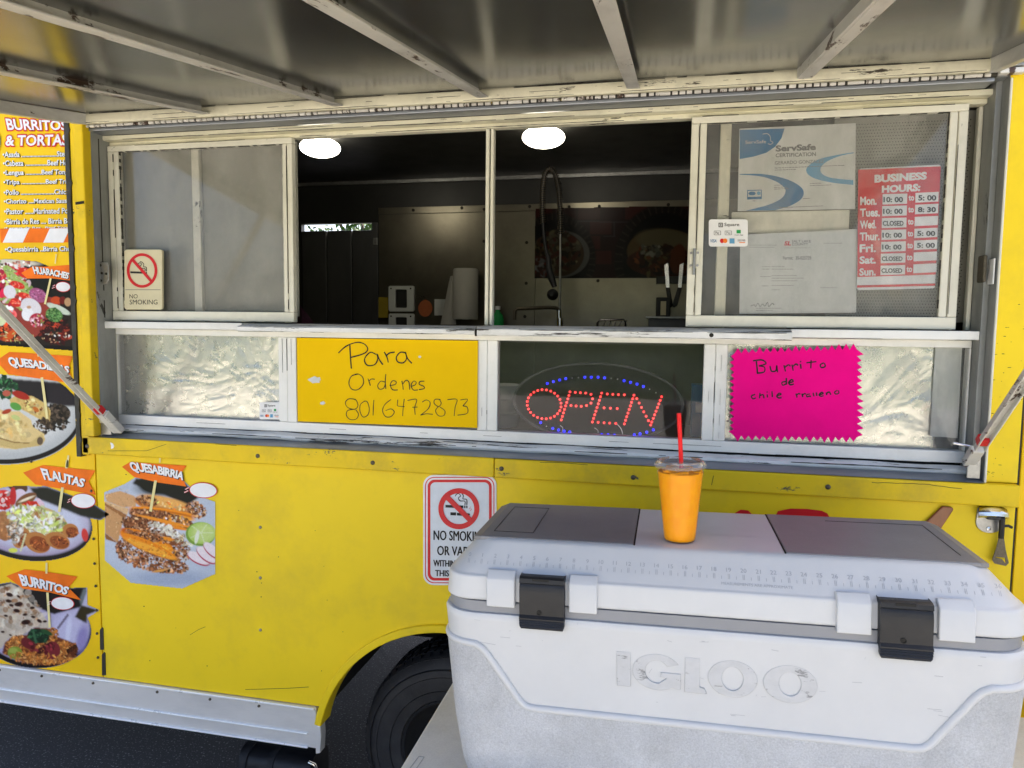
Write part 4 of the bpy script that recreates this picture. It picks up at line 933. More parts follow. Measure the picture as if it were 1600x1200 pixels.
def burritos():
    c = Canvas(-420, 190, 1100, 1160, 7.0, (190, 186, 206))
    c.ell(390, 730, 615, 420, 0, 4, mask=True); c.poly([(-420, 300), (120, 210), (320, 290), (960, 270), (960, 460), (1095, 515), (960, 600), (960, 665), (820, 640), (900, 900), (-420, 1000)], 0, 0, mask=True)
    c.ell(390, 730, 622, 424, (18, 16, 18), 4); c.ell(400, 700, 590, 402, (176, 168, 200), 4, soft=.05); c.ell(760, 720, 200, 230, (196, 192, 220), 20, soft=.6)
    c.poly([(-420, 300), (120, 206), (320, 290), (960, 262), (900, 480), (600, 560), (300, 440), (-420, 500)], (26, 22, 22), 3); c.poly([(830, 590), (900, 460), (1095, 515), (965, 570), (960, 665)], (54, 46, 22), 3)
    c.poly([(880, 400), (930, 270), (965, 300), (900, 470)], (110, 120, 120), 4)
    c.line((640, 720), (760, 560), 26, (120, 110, 130)); c.ell(760, 740, 30, 150, (214, 214, 236), 6, soft=.8); c.ell(910, 830, 60, 150, (150, 140, 190), 10, soft=.8)
    TT = (206, 192, 172)
    c.poly([(-420, 300), (40, 250), (130, 222), (240, 290), (330, 420), (480, 560), (560, 690), (540, 730), (380, 705), (250, 795), (100, 830), (20, 940), (-420, 900)], TT, 2)
    c.scatter(150, 200, 560, 300, 260, (16, 60), [(222, 210, 192), (190, 170, 144), (212, 196, 174)], 50, alpha=.4); c.scatter(60, 200, 480, 260, 220, (10, 34), [(150, 106, 66), (120, 76, 46), (176, 134, 90)], 40, alpha=.7)
    for x, y, r in ((100, 415, 34), (212, 450, 46), (190, 522, 38), (290, 648, 52), (130, 462, 26), (280, 565, 26), (360, 490, 28), (70, 578, 24), (440, 635, 32), (500, 640, 24), (36, 755, 22), (120, 790, 16), (210, 365, 22), (110, 345, 40), (370, 590, 24)):
        c.ell(x, y, r, r * .55, (64, 30, 22), random.uniform(-10, 40)); c.ell(x, y, r * .6, r * .3, (36, 16, 12), 20)
    c.poly([(60, 870), (180, 800), (300, 790), (390, 705), (560, 720), (620, 800), (850, 890), (840, 1040), (560, 1125), (300, 1105), (30, 990)], (110, 54, 30), 2)
    RICE = [(206, 134, 62), (226, 164, 96), (176, 104, 44), (150, 84, 36), (196, 122, 54)]
    c.scatter(420, 440, 980, 400, 130, (12, 28), RICE, 4, (.3, .55)); c.scatter(90, 170, 860, 100, 50, (10, 24), RICE, -30, (.3, .55)); c.scatter(70, 700, 920, 140, 70, (12, 30), RICE, 0, (.3, .55)); c.scatter(50, 590, 780, 60, 70, (10, 24), RICE)
    c.ell(320, 880, 90, 60, (110, 36, 40), 30); c.ell(580, 960, 90, 100, (124, 40, 46), 10); c.scatter(40, 460, 920, 140, 70, (12, 30), [(96, 26, 30), (130, 44, 50), (76, 20, 24)])
    c.ell(430, 800, 120, 80, (22, 44, 30), 10); c.scatter(40, 430, 800, 110, 70, (12, 36), [(30, 72, 46), (16, 34, 24), (50, 96, 60)], 20, (.25, .5)); c.ell(520, 760, 70, 24, (40, 80, 46), 25); c.line((370, 740), (405, 880), 24, (60, 104, 70))
    c.ell(170, 985, 80, 70, (132, 150, 52)); c.ell(150, 960, 50, 30, (160, 176, 80), soft=.5); c.scatter(50, 800, 960, 50, 70, (12, 28), [(90, 44, 24), (60, 28, 16), (150, 90, 50)])
    c.scatter(120, 420, 1050, 330, 60, (10, 26), RICE, 4, (.3, .55))
    c.build('food_picture', 'BU', -.0018, MP)
    banner('BU', [(80, 138), (280, 64), (520, 90), (862, 145), (765, 265), (905, 404), (560, 318), (265, 278)], 'BURRITOS', ((215, 110), (785, 262), (745, 345), (262, 245)), -10, MP, oval=(702, 438, 122, 66))
    pick('BU', (535, 318), (560, 705), 26, MP); pick('BU', (526, -10), (524, 110), 22, MP)

quesabirria(); huaraches(); quesadillas(); flautas(); burritos()

def menu_text():
    k = 'MENU'; y = -.0036
    for w, q in (('TACOS,', ((20, 28), (330, 92), (330, 132), (20, 70))), ('BURRITOS', ((30, 104), (312, 116), (312, 158), (42, 158))), ('& TORTAS', ((32, 182), (318, 176), (316, 228), (30, 230)))):
        build(text_mb(w, [(u + (-6 if i in (0, 3) else 6), v + (-6 if i < 2 else 6)) for i, (u, v) in enumerate(q)], k, y, .075), 'heading_outline', 'sign_red', MP)
        build(text_mb(w, q, k, y - .001, .028), 'heading', 'white_ink', MP)
    rows = [(u'\u2022Asada ..........................Steak', 16, 256, 282, 328), (u'\u2022Cabeza ................Beef Head', 18, 296, 322, 338), (u'\u2022Lengua ...........Beef Tongue', 19, 340, 370, 345), (u'\u2022Tripa .................Beef Tripe', 20, 384, 412, 338),
            (u'\u2022Pollo ........................Chicken', 21, 430, 454, 348), (u'\u2022Chorizo ....Mexican Sausage', 22, 472, 500, 348), (u'\u2022Pastor ......Marinated Pork', 23, 516, 542, 345), (u'\u2022Birria de Res .... Birria Beef', 24, 562, 588, 348), (u'\u2022Quesabirria ..Birria Cheese', 27, 690, 718, 366), (u'\u2022Lengua de Res ..Beef Tongue', 24, 600, 612, 348)]
    for t, u0, v0, v1, u1 in rows:
        q = ((u0, v0), (u1, v0 - 4), (u1, v1 - 4), (u0, v1))
        build(text_mb(t, [(u + 2, v + 2) for u, v in q], k, y + .0008, .065), 'line_shadow', 'black_ink', MP)
        build(text_mb(t, q, k, y, .022), 'menu_line', 'white_ink', MP)
    # strip of orange and white tape over one line
    q0, q1 = 608, 672
    b = build(poly_mb([(6, q0), (352, q0 - 4), (352, q1 - 2), (10, q1)], k, y - .0018), 'tape_strip', 'orange_vinyl', MP); mt_ = mt['white_ink']
    for a in (50, 235): build(poly_mb([(a, q0 - 1), (a + 92, q0 - 2), (a + 62, q1 - 1), (a - 30, q1)], k, y - .0024), 'tape_stripe', 'white_ink', MP)
    build(poly_mb(ellipse(-30, 210, 38, 62, 28), k, y), 'plate_edge_print', 'grey_ink', MP)
    bt = None
    for (kk, u, v) in (('FL', 1018, 330), ('FL', 1043, 858), ('FL', 1053, 1130), ('BU', 1065, 248), ('BU', 1075, 515), ('BU', 1080, 770), ('BU', 1090, 1035), ('QD', 318, 1142)):
        x, z = lay(kk, u, v)
        if bt is None: bt = build(MB().lathe([(.0046, 0), (.0046, -.001), (.0028, -.0034), (.0005, -.0036)], (x, -.0035, z), 12, 'y'), 'bolt', 'bolt', MP, smooth=True); o0 = (x, z)
        else: copy_at(bt, (x - o0[0], 0, z - o0[1]), MP)
menu_text()

def panel_decal():
    P = bpy.data.objects['side_panel']; k = 'DEC'
    build(poly_mb([(20, 80), (60, 56), (100, 60), (130, 90), (60, 130)], k, -.0016), 'decal', 'sign_red', P)
    build(poly_mb([(250, 90), (262, 64), (330, 50), (420, 52), (500, 62), (530, 76), (560, 130), (250, 140)], k, -.0016), 'decal', 'sign_red', P)
    build(MB().prism(layp(k, [(1060, 120), (1150, 34), (1200, 38), (1212, 50), (1140, 160), (1050, 200)]), -.010, -.0008), 'wooden_handle', 'wood', P, .003)
panel_decal()

# ================================================================== signs and stickers
def rounded(k, u0, v0, u1, v1, r, n=5):
    P = rrect(u0, u1, v0, v1, r, n); return layp(k, P)

def cigarette(k, cx, cy, s, y, parent, vape=False):
    mb = MB()
    def pl(pts): mb.add([(X, y, Z) for X, Z in layp(k, [(cx + u * s, cy + v * s) for u, v in pts])], [tuple(range(len(pts)))])
    oy = -.10 if vape else .06
    pl([(-.62, -.06 + oy), (.26, -.03 + oy), (.26, .10 + oy), (-.62, .07 + oy)]); pl([(.30, -.03 + oy), (.36, -.028 + oy), (.36, .103 + oy), (.30, .10 + oy)]); pl([(.40, -.025 + oy), (.46, -.02 + oy), (.46, .106 + oy), (.40, .103 + oy)])
    if vape: pl([(-.38, .20), (-.10, .21), (-.10, .36), (-.38, .35)]); pl([(-.06, .23), (.56, .26), (.58, .30), (.56, .40), (-.06, .36)])
    strokes_mb([[(cx + u * s, cy + v * s + oy * s) for u, v in L] for L in ([(.33, -.06), (.33, -.24), (.10, -.26), (.02, -.40), (.12, -.50), (.02, -.62), (-.10, -.56), (-.14, -.48)], [(.43, -.06), (.42, -.32), (.24, -.36), (.26, -.52), (.14, -.66), (0, -.70)])], k, .055 * s, y, mb)
    build(mb, 'cigarette_symbol', 'black_ink', parent)

def no_symbol(k, cx, cy, r, w, y, parent, ry=None):
    ry = ry or r; n = 44
    mb = MB().ring_prism(layp(k, ellipse(cx, cy, r, ry, n)), layp(k, ellipse(cx, cy, r - w, ry - w, n)), y, y + .0004)
    c = math.cos(math.radians(45)); q = (r - w * .6) * c; q2 = (ry - w * .6) * c; h = w * .36
    mb.prism(layp(k, [(cx - q + h, cy - q2 - h), (cx + q + h, cy + q2 - h), (cx + q - h, cy + q2 + h), (cx - q - h, cy - q2 + h)]), y - .0005, y)
    build(mb, 'prohibition_ring', 'sign_red', parent)

def small_no_smoking():
    k = 'NSS'; t = empty('no_smoking_sign', (-1.617, .056, 1.654), 'small cream plastic no smoking sign on the closed sash above foil pane', 'sign')
    build(MB().prism(rounded(k, 344, 742, 552, 1072, 14), .0512, .0600), 'plate', 'cream', t, .001)
    build(poly_mb([(350, 962), (544, 962), (544, 965), (350, 965)], k, .0505), 'ruled_line', 'grey_ink', t)
    no_symbol(k, 443, 858, 84, 15, .0498, t, 95); cigarette(k, 430, 862, 84, .0506, t)
    build(text_mb('NO', rq(373, 988, 418, 1011), k, .0506, .0), 'lettering', 'black_ink', t); build(text_mb('SMOKING', rq(374, 1018, 527, 1044), k, .0506, .0), 'lettering', 'black_ink', t)
small_no_smoking()

def big_no_smoking():
    k = 'NSB'; t = empty('no_smoking_sign', (-.56, -.002, .88), 'white no smoking or vaping sign with red border beside the cooler', 'sign')
    build(MB().prism(rounded(k, 74, 74, 796, 1160, 105, 8), -.0035, -.0005), 'plate', mt['white_ink'], t, .0006)
    for a, w, m in ((20, 8, 'sign_red'), (46, 26, 'sign_red')):
        o = rounded(k, 74 + a, 74 + a, 796 - a, 1160 - a, 105 - a * .8, 8); i = rounded(k, 74 + a + w, 74 + a + w, 796 - a - w, 1160 - a - w, 105 - (a + w) * .8, 8)
        build(MB().ring_prism(o, i, -.0045, -.0034), 'border', m, t)
    build(MB().prism(rounded(k, 150, 150, 720, 1084, 34, 6), -.0040, -.0034), 'field', flat('bluish_white', (.66, .70, .74), .35), t)
    no_symbol(k, 428, 405, 202, 50, -.0056, t); cigarette(k, 420, 400, 200, -.0047, t, True)
    build(strokes_mb([[(545, 385), (530, 405), (555, 408), (540, 428)]], k, 6, -.0047, curve=False), 'spark', 'sign_red', t)
    for w, q in (('NO SMOKING', ((180, 618), (700, 632), (700, 730), (180, 712))), ('OR VAPING', ((216, 770), (660, 785), (660, 872), (216, 862))), ('WITHIN 25 FEET OF', ((178, 908), (705, 925), (705, 985), (178, 972))), ('THIS ENTRANCE', ((196, 1008), (690, 1022), (690, 1082), (196, 1068)))):
        mb = text_mb(w, q, k, -.0048)
        for j, (du, dv) in enumerate(((2.5, 0), (-2.5, 0), (0, 2))): text_mb(w, [(u + du, v + dv) for u, v in q], k, -.0049 - j * .0001, mb=mb)
        build(mb, 'lettering', 'black_ink', t)
big_no_smoking()

def square_card(k, u0, v0, u1, v1, y, label):
    s1 = lay(k, (u0 + u1) / 2, v1); t = empty('payment_sticker', (s1[0], y, s1[1]), label, 'sticker')
    W, H = u1 - u0, v1 - v0
    f = lambda a, b: (u0 + a * W, v0 + b * H)
    build(MB().prism(rounded(k, u0, v0, u1, v1, W * .07), y, y + .0016), 'card', 'white_ink', t, .0004)
    e = y - .0006
    def fld(a0, b0, a1, b1): return [f(a0, b0), f(a1, b0), f(a1, b1), f(a0, b1)]
    build(MB().ring_prism(layp(k, fld(.25, .13, .36, .29)), layp(k, fld(.27, .16, .34, .26)), e, e + .0004), 'logo_mark', 'black_ink', t)
    build(poly_mb(fld(.285, .185, .325, .235), k, e), 'logo_mark', 'black_ink', t)
    build(text_mb('Square', fld(.40, .13, .78, .29), k, e, .01), 'lettering', 'black_ink', t)
    for a in (.13, .41): build(MB().ring_prism(layp(k, rrect(u0 + a * W, u0 + (a + .18) * W, v0 + .42 * H, v0 + .58 * H, W * .02)), layp(k, rrect(u0 + (a + .012) * W, u0 + (a + .168) * W, v0 + .435 * H, v0 + .565 * H, W * .018)), e, e + .0004), 'pay_mark', 'grey_ink', t)
    build(text_mb('Pay', fld(.17, .45, .27, .57), k, e, .01), 'lettering', 'black_ink', t); build(text_mb('Pay', fld(.45, .45, .56, .57), k, e, .01), 'lettering', 'grey_ink', t)
    build(poly_mb(fld(.71, .39, .82, .52), k, e), 'pay_mark', 'green_ink', t); build(text_mb('Cash App', fld(.66, .55, .88, .61), k, e, .01), 'lettering', 'black_ink', t)
    build(text_mb('VISA', fld(.04, .73, .20, .85), k, e, .02, .2), 'lettering', 'blue_ink', t)
    build(poly_mb(ellipse(u0 + .34 * W, v0 + .79 * H, .055 * W, .085 * H, 20), k, e), 'card_mark', 'sign_red', t); build(poly_mb(ellipse(u0 + .42 * W, v0 + .79 * H, .055 * W, .085 * H, 20), k, e - .0004), 'card_mark', 'orange_ink', t)
    build(poly_mb(fld(.53, .70, .66, .89), k, e), 'card_mark', 'skyblue_ink', t); build(text_mb('DISCOVER', fld(.74, .74, .94, .81), k, e, .01), 'lettering', 'black_ink', t); build(poly_mb(fld(.78, .84, .93, .87), k, e), 'card_mark', 'orange_ink', t)
square_card('RW', 140, 632, 320, 758, .0630, 'white payment card sticker beside the certificate on the latched sash')
square_card('SQ', 1241, 620, 1385, 740, .0815, 'white payment card sticker in the corner of the foil backed pane')

def hours_sign():
    k = 'RW'; y = .0690; t = empty('business_hours_sign', (.56, .072, 1.72), 'red and white business hours sign behind the sash glass', 'sign')
    build(MB().prism(layp(k, [(836, 405), (845, 394), (1208, 376), (1217, 382), (1190, 944), (1182, 950), (835, 958), (827, 950)]), .0725, .0745), 'plate', 'white_ink', t, .0004)
    build(poly_mb([(833, 400), (1216, 384), (1192, 886), (829, 898)], k, .0716), 'red_field', 'sign_red', t); build(poly_mb([(828, 936), (1190, 927), (1189, 938), (828, 947)], k, .0716), 'red_band', 'sign_red', t)
    build(text_mb('BUSINESS', ((908, 424), (1152, 410), (1150, 446), (908, 462)), k, .0706, .055), 'lettering', 'white_ink', t); build(text_mb('HOURS:', ((942, 474), (1122, 464), (1120, 500), (942, 508)), k, .0706, .055), 'lettering', 'white_ink', t)
    rows = [('Mon.', '10: 00', '5: 00', 514, 562), ('Tues.', '10: 00', '8: 30', 569, 616), ('Wed.', 'CLOSED', '', 625, 671), ('Thur.', '10: 00', '5: 00', 680, 726), ('Fri.', '10: 00', '5: 00', 735, 781), ('Sat.', 'CLOSED', '', 790, 834), ('Sun.', 'CLOSED', '', 845, 889)]
    for i, (d, a, b, v0, v1) in enumerate(rows):
        sh = -i * 1.6; h = v1 - v0; up = -12
        build(text_mb(d, ((842 + sh * .4, v0 + 12), (842 + sh * .4 + 16 * len(d) + 12, v0 + 8), (842 + sh * .4 + 16 * len(d) + 12, v1 + 2), (842 + sh * .4, v1 + 3)), k, .0706, .035), 'lettering', 'white_ink', t)
        build(poly_mb([(946 + sh, v0), (1060 + sh, v0 - 3), (1059 + sh, v1 - 4), (945 + sh, v1)], k, .0706), 'time_slot', 'white_ink', t)
        build(text_mb('to', rq(1066 + sh, v0 + 4, 1092 + sh, v0 + 30), k, .0706, .035), 'lettering', 'white_ink', t)
        build(poly_mb([(1098 + sh, v0 - 6), (1206 + sh, v0 - 11), (1204 + sh, v1 - 14), (1097 + sh, v1 - 9)], k, .0706), 'time_slot', 'white_ink', t)
        build(text_mb(a, rq(949 + sh, v0 + 12, (1046 if a[0] == 'C' else 1040) + sh, v1 - 10), k, .0698, .04), 'lettering', 'black_ink', t)
        if b: build(text_mb(b, rq(1110 + sh, v0 + 4, 1194 + sh, v1 - 18), k, .0698, .04), 'lettering', 'black_ink', t)
hours_sign()

def certificate():
    k = 'RW'; y = .0780; t = empty('food_safety_certificate', (.31, .08, 1.93), 'blue and white food safety certificate taped inside the sash', 'certificate')
    build(MB().prism(layp(k, [(284, 206), (826, 180), (822, 580), (276, 590)]), .0795, .0803), 'sheet', 'paper', t)
    build(poly_mb([(286, 212), (494, 205), (480, 250), (450, 290), (410, 318), (350, 336), (285, 348)], k, .0790), 'blue_corner', 'blue_ink', t)
    build(text_mb('ServSafe', ((312, 262), (408, 258), (408, 274), (312, 278)), k, .0784, .0), 'lettering', 'paper', t)
    build(strokes_mb([[(392, 232), (415, 230), (428, 245), (428, 262), (440, 270), (428, 280), (416, 275)]], k, 3, .0784), 'logo_line', 'paper', t)
    def crescent(P, Q, m): build(poly_mb(smooth_line(P, 6) + smooth_line(Q, 6)[::-1], k, .0789), 'blue_swoosh', m, t)
    crescent([(285, 417), (400, 418), (500, 440), (560, 470), (583, 500), (570, 535), (520, 565), (450, 586)], [(285, 420), (380, 428), (450, 450), (490, 478), (498, 500), (480, 530), (420, 560), (310, 588)], 'blue_ink')
    crescent([(816, 316), (740, 328), (650, 350), (600, 385), (600, 415), (640, 440), (720, 458), (814, 468)], [(816, 320), (750, 334), (690, 360), (662, 390), (668, 415), (700, 432), (750, 440), (814, 446)], 'skyblue_ink')
    build(text_mb('ServSafe', ((452, 284), (640, 276), (640, 306), (452, 314)), k, .0784, .045), 'lettering', 'grey_ink', t); build(text_mb('CERTIFICATION', ((452, 322), (640, 315), (640, 334), (452, 340)), k, .0784, .025), 'lettering', 'grey_ink', t)
    build(text_mb('GERARDO GONZALEZ', ((448, 358), (678, 350), (678, 366), (448, 374)), k, .0784, .012), 'lettering', 'grey_ink', t)
    mb = MB(); rn = random.Random(6)
    for u, v, w in ((448, 388, 310), (448, 398, 100), (445, 468, 34), (612, 460, 38), (445, 478, 50), (445, 486, 60), (612, 470, 92), (580, 530, 28), (470, 572, 195), (345, 541, 16)):
        a = u
        while a < u + w:
            b = rn.uniform(5, 16); mb.add([(X, .0786, Z) for X, Z in layp(k, [(a, v - (a - u) * .04), (a + b, v - (a - u) * .04), (a + b, v + 3 - (a - u) * .04), (a, v + 3 - (a - u) * .04)])], [(0, 1, 2, 3)]); a += b + 3
    build(mb, 'fine_print', 'grey_ink', t, kind='stuff')
    build(MB().ring_prism(layp(k, [(320, 492), (388, 490), (388, 534), (320, 536)]), layp(k, [(324, 496), (384, 494), (384, 522), (324, 524)]), .0784, .0788), 'seal_box', 'blue_ink', t); build(poly_mb(ellipse(343, 508, 17, 9, 18), k, .0784), 'seal_mark', 'blue_ink', t); build(poly_mb(ellipse(374, 507, 9, 9, 18), k, .0784), 'seal_mark', 'skyblue_ink', t)
certificate()

def permit():
    k = 'RW'; t = empty('health_permit', (.32, .08, 1.66), 'typed health permit sheet below the blue certificate', 'certificate')
    build(MB().prism(layp(k, [(288, 700), (832, 672), (828, 1062), (284, 1068)]), .0800, .0808), 'sheet', 'paper', t)
    build(text_mb('SL', rq(492, 730, 524, 750), k, .0790, .04, .2), 'lettering', 'red', t); build(text_mb('SALT LAKE', rq(528, 724, 616, 736), k, .0790, .01), 'lettering', 'grey_ink', t); build(text_mb('COUNTY', rq(528, 738, 604, 750), k, .0790, .01), 'lettering', 'grey_ink', t)
    build(text_mb('HEALTH DEPARTMENT', rq(496, 756, 612, 764), k, .0790, .0), 'lettering', 'pale_ink', t)
    build(text_mb('Permit:  35-025729', rq(486, 800, 618, 816), k, .0790, .01), 'lettering', 'grey_ink', t)
    mb = MB(); rn = random.Random(8)
    for u, v, w in ((330, 746, 120), (330, 756, 110), (675, 737, 80), (390, 846, 30), (434, 846, 56), (390, 858, 34), (434, 858, 100), (380, 892, 50), (434, 888, 116), (434, 900, 140), (434, 912, 110), (390, 936, 30), (434, 934, 96), (434, 954, 34), (660, 944, 70), (360, 1040, 120), (360, 1050, 70)):
        a = u
        while a < u + w:
            b = rn.uniform(6, 18); mb.add([(X, .0792, Z) for X, Z in layp(k, [(a, v), (a + b, v), (a + b, v + 4), (a, v + 4)])], [(0, 1, 2, 3)]); a += b + 3
    build(mb, 'fine_print', 'pale_ink', t, kind='stuff')
    build(strokes_mb([[(336, 1032), (352, 1026), (360, 1034), (370, 1018), (380, 1034), (392, 1022), (402, 1032), (415, 1014), (420, 1034), (436, 1020), (446, 1026)]], k, 3, .0790), 'signature', 'grey_ink', t)
    # the inner shelf edge seen between the two sheets
    build(MB().box(.155, .445, .096, .104, 1.868, 1.925), 'screen_bar', 'white_sash', bpy.data.objects['sliding_sash.001'], .002)
permit()

def order_sign():
    k = 'YS'; y = .0620; t = empty('order_sign', (-.817, .064, 1.32), 'yellow card reading Para Ordenes with a handwritten phone number', 'sign')
    build(MB().prism(layp(k, [(104, 178), (1440, 200), (1434, 842), (112, 794)]), .0655, .0670), 'card', 'yellow_card', t)
    w1 = [[(412, 290), (470, 240), (545, 212), (600, 222), (628, 255), (615, 285), (570, 305), (505, 322)], [(497, 232), (500, 300), (508, 405)],
          [(690, 300), (650, 285), (615, 315), (605, 350), (630, 382), (680, 375), (702, 335), (695, 295)], [(700, 300), (715, 340), (740, 376)], [(750, 282), (770, 320), (780, 360)], [(765, 310), (790, 290), (828, 284)],
          [(912, 290), (870, 285), (840, 320), (850, 355), (890, 362), (915, 330), (905, 282)], [(910, 300), (925, 335), (954, 366)]]
    build(strokes_mb(w1, k, 11, .0646), 'handwriting', 'black_ink', t)
    w2 = [[(560, 445), (510, 460), (490, 510), (510, 555), (555, 560), (595, 520), (592, 470), (560, 445), (535, 448)], [(630, 478), (640, 505), (648, 530)], [(636, 500), (655, 482), (680, 484)], [(762, 445), (758, 500), (762, 555)], [(758, 505), (725, 498), (702, 530), (715, 556), (745, 550), (758, 520)],
          [(790, 530), (830, 522), (838, 502), (812, 495), (795, 525), (812, 560), (850, 562)], [(880, 495), (886, 525), (890, 560)], [(886, 520), (910, 492), (932, 505), (938, 560)], [(950, 535), (978, 525), (985, 505), (965, 498), (948, 530), (965, 562), (998, 562)], [(1046, 498), (1015, 500), (1008, 520), (1040, 535), (1044, 552), (1005, 560)]]
    build(strokes_mb(w2, k, 8, .0646), 'handwriting', 'black_ink', t)
    w3 = [[(540, 632), (490, 628), (464, 655), (480, 690), (530, 705), (556, 680), (545, 640), (520, 628)], [(520, 705), (480, 715), (472, 750), (500, 780), (545, 775), (560, 740), (540, 708)], [(605, 645), (575, 670), (572, 720), (595, 762), (630, 745), (640, 700), (625, 650), (600, 645)], [(674, 636), (670, 690), (668, 750)],
          [(800, 632), (755, 670), (738, 715), (760, 758), (800, 758), (824, 725), (800, 702), (760, 715)], [(850, 634), (848, 660), (850, 680), (900, 685)], [(898, 628), (890, 690), (886, 755)], [(922, 640), (988, 632), (975, 690), (978, 745)], [(958, 690), (995, 688)],
          [(1030, 652), (1060, 636), (1088, 655), (1075, 700), (1018, 748)], [(1018, 748), (1060, 738), (1108, 742)], [(1165, 632), (1125, 632), (1118, 660), (1150, 685), (1170, 660), (1155, 630)], [(1150, 685), (1128, 715), (1150, 752), (1190, 750), (1196, 715), (1160, 688)], [(1216, 634), (1285, 632), (1272, 690), (1265, 755)],
          [(1312, 636), (1365, 632), (1330, 680)], [(1330, 680), (1362, 690), (1360, 735), (1290, 748)]]
    build(strokes_mb(w3, k, 7, .0646), 'handwriting', 'black_ink', t)
    for c_, r in (((240, 488), 40), ((296, 660), 22), ((1012, 318), 14)):
        rn = random.Random(r); pts = [(c_[0] + math.cos(a * .42) * r * (1.2 if r > 30 else .8) * rn.uniform(.7, 1.2), c_[1] + math.sin(a * .42) * r * .62 * rn.uniform(.7, 1.25)) for a in range(15)]
        build(poly_mb(pts, k, .0645), 'torn_patch', 'paper', t)
order_sign()

def pink_sign():
    k = 'PK'; t = empty('burrito_sign', (.32, .062, 1.325), 'magenta zigzag edged card with handwritten Burrito de chile rralleno', 'sign')
    rn = random.Random(3); pts = []
    def edge(a, b, n, outx, outy):
        for i in range(n):
            for h, o in ((0, 0), (.5, 1)):
                tt = (i + h) / n; q = o * rn.uniform(.8, 1.25)
                pts.append((a[0] + (b[0] - a[0]) * tt + outx * q, a[1] + (b[1] - a[1]) * tt + outy * q))
    edge((152, 200), (766, 180), 17, 0, -26); edge((766, 180), (766, 618), 13, 28, 6); edge((766, 618), (150, 610), 17, 0, 26); edge((150, 610), (152, 200), 13, -22, -4)
    build(MB().prism(layp(k, pts), .0615, .0630), 'card', 'pink_card', t)
    W = [[(245, 236), (290, 232), (310, 250), (275, 262)], [(262, 238), (268, 298)], [(275, 262), (302, 268), (300, 292), (264, 298)], [(330, 262), (338, 288), (360, 285), (364, 258)], [(364, 262), (368, 294)], [(400, 258), (408, 290)], [(404, 270), (422, 256), (432, 264)], [(440, 255), (446, 285)], [(443, 266), (460, 252), (470, 260)], [(482, 252), (486, 276)], [(481, 238), (485, 242)], [(536, 232), (534, 274)], [(512, 246), (562, 240)], [(600, 246), (582, 256), (588, 270), (606, 264), (602, 248)]]
    W2 = [[(412, 322), (412, 356)], [(410, 340), (390, 344), (394, 358), (410, 352)], [(424, 346), (446, 340), (438, 330), (424, 344), (432, 356), (450, 352)]]
    W3 = [[(256, 404), (238, 412), (244, 426), (260, 422)], [(280, 396), (278, 424)], [(280, 410), (296, 406), (300, 424)], [(316, 404), (318, 420)], [(314, 390), (318, 394)], [(340, 388), (342, 418)], [(366, 410), (386, 404), (376, 398), (364, 412), (374, 422), (388, 420)],
          [(460, 400), (466, 420)], [(463, 408), (474, 400), (482, 404)], [(490, 400), (494, 418)], [(492, 408), (504, 400), (510, 404)], [(530, 402), (514, 406), (516, 416), (530, 412), (532, 418)], [(546, 396), (550, 414)], [(562, 394), (564, 412)], [(578, 406), (596, 400), (588, 394), (576, 406), (586, 414), (598, 410)], [(612, 394), (614, 408)], [(612, 400), (626, 392), (634, 406)], [(668, 384), (654, 392), (658, 402), (674, 398), (672, 384)]]
    for q in (W, W2, W3): build(strokes_mb(q, k, 8, .0606), 'handwriting', 'black_ink', t)
pink_sign()

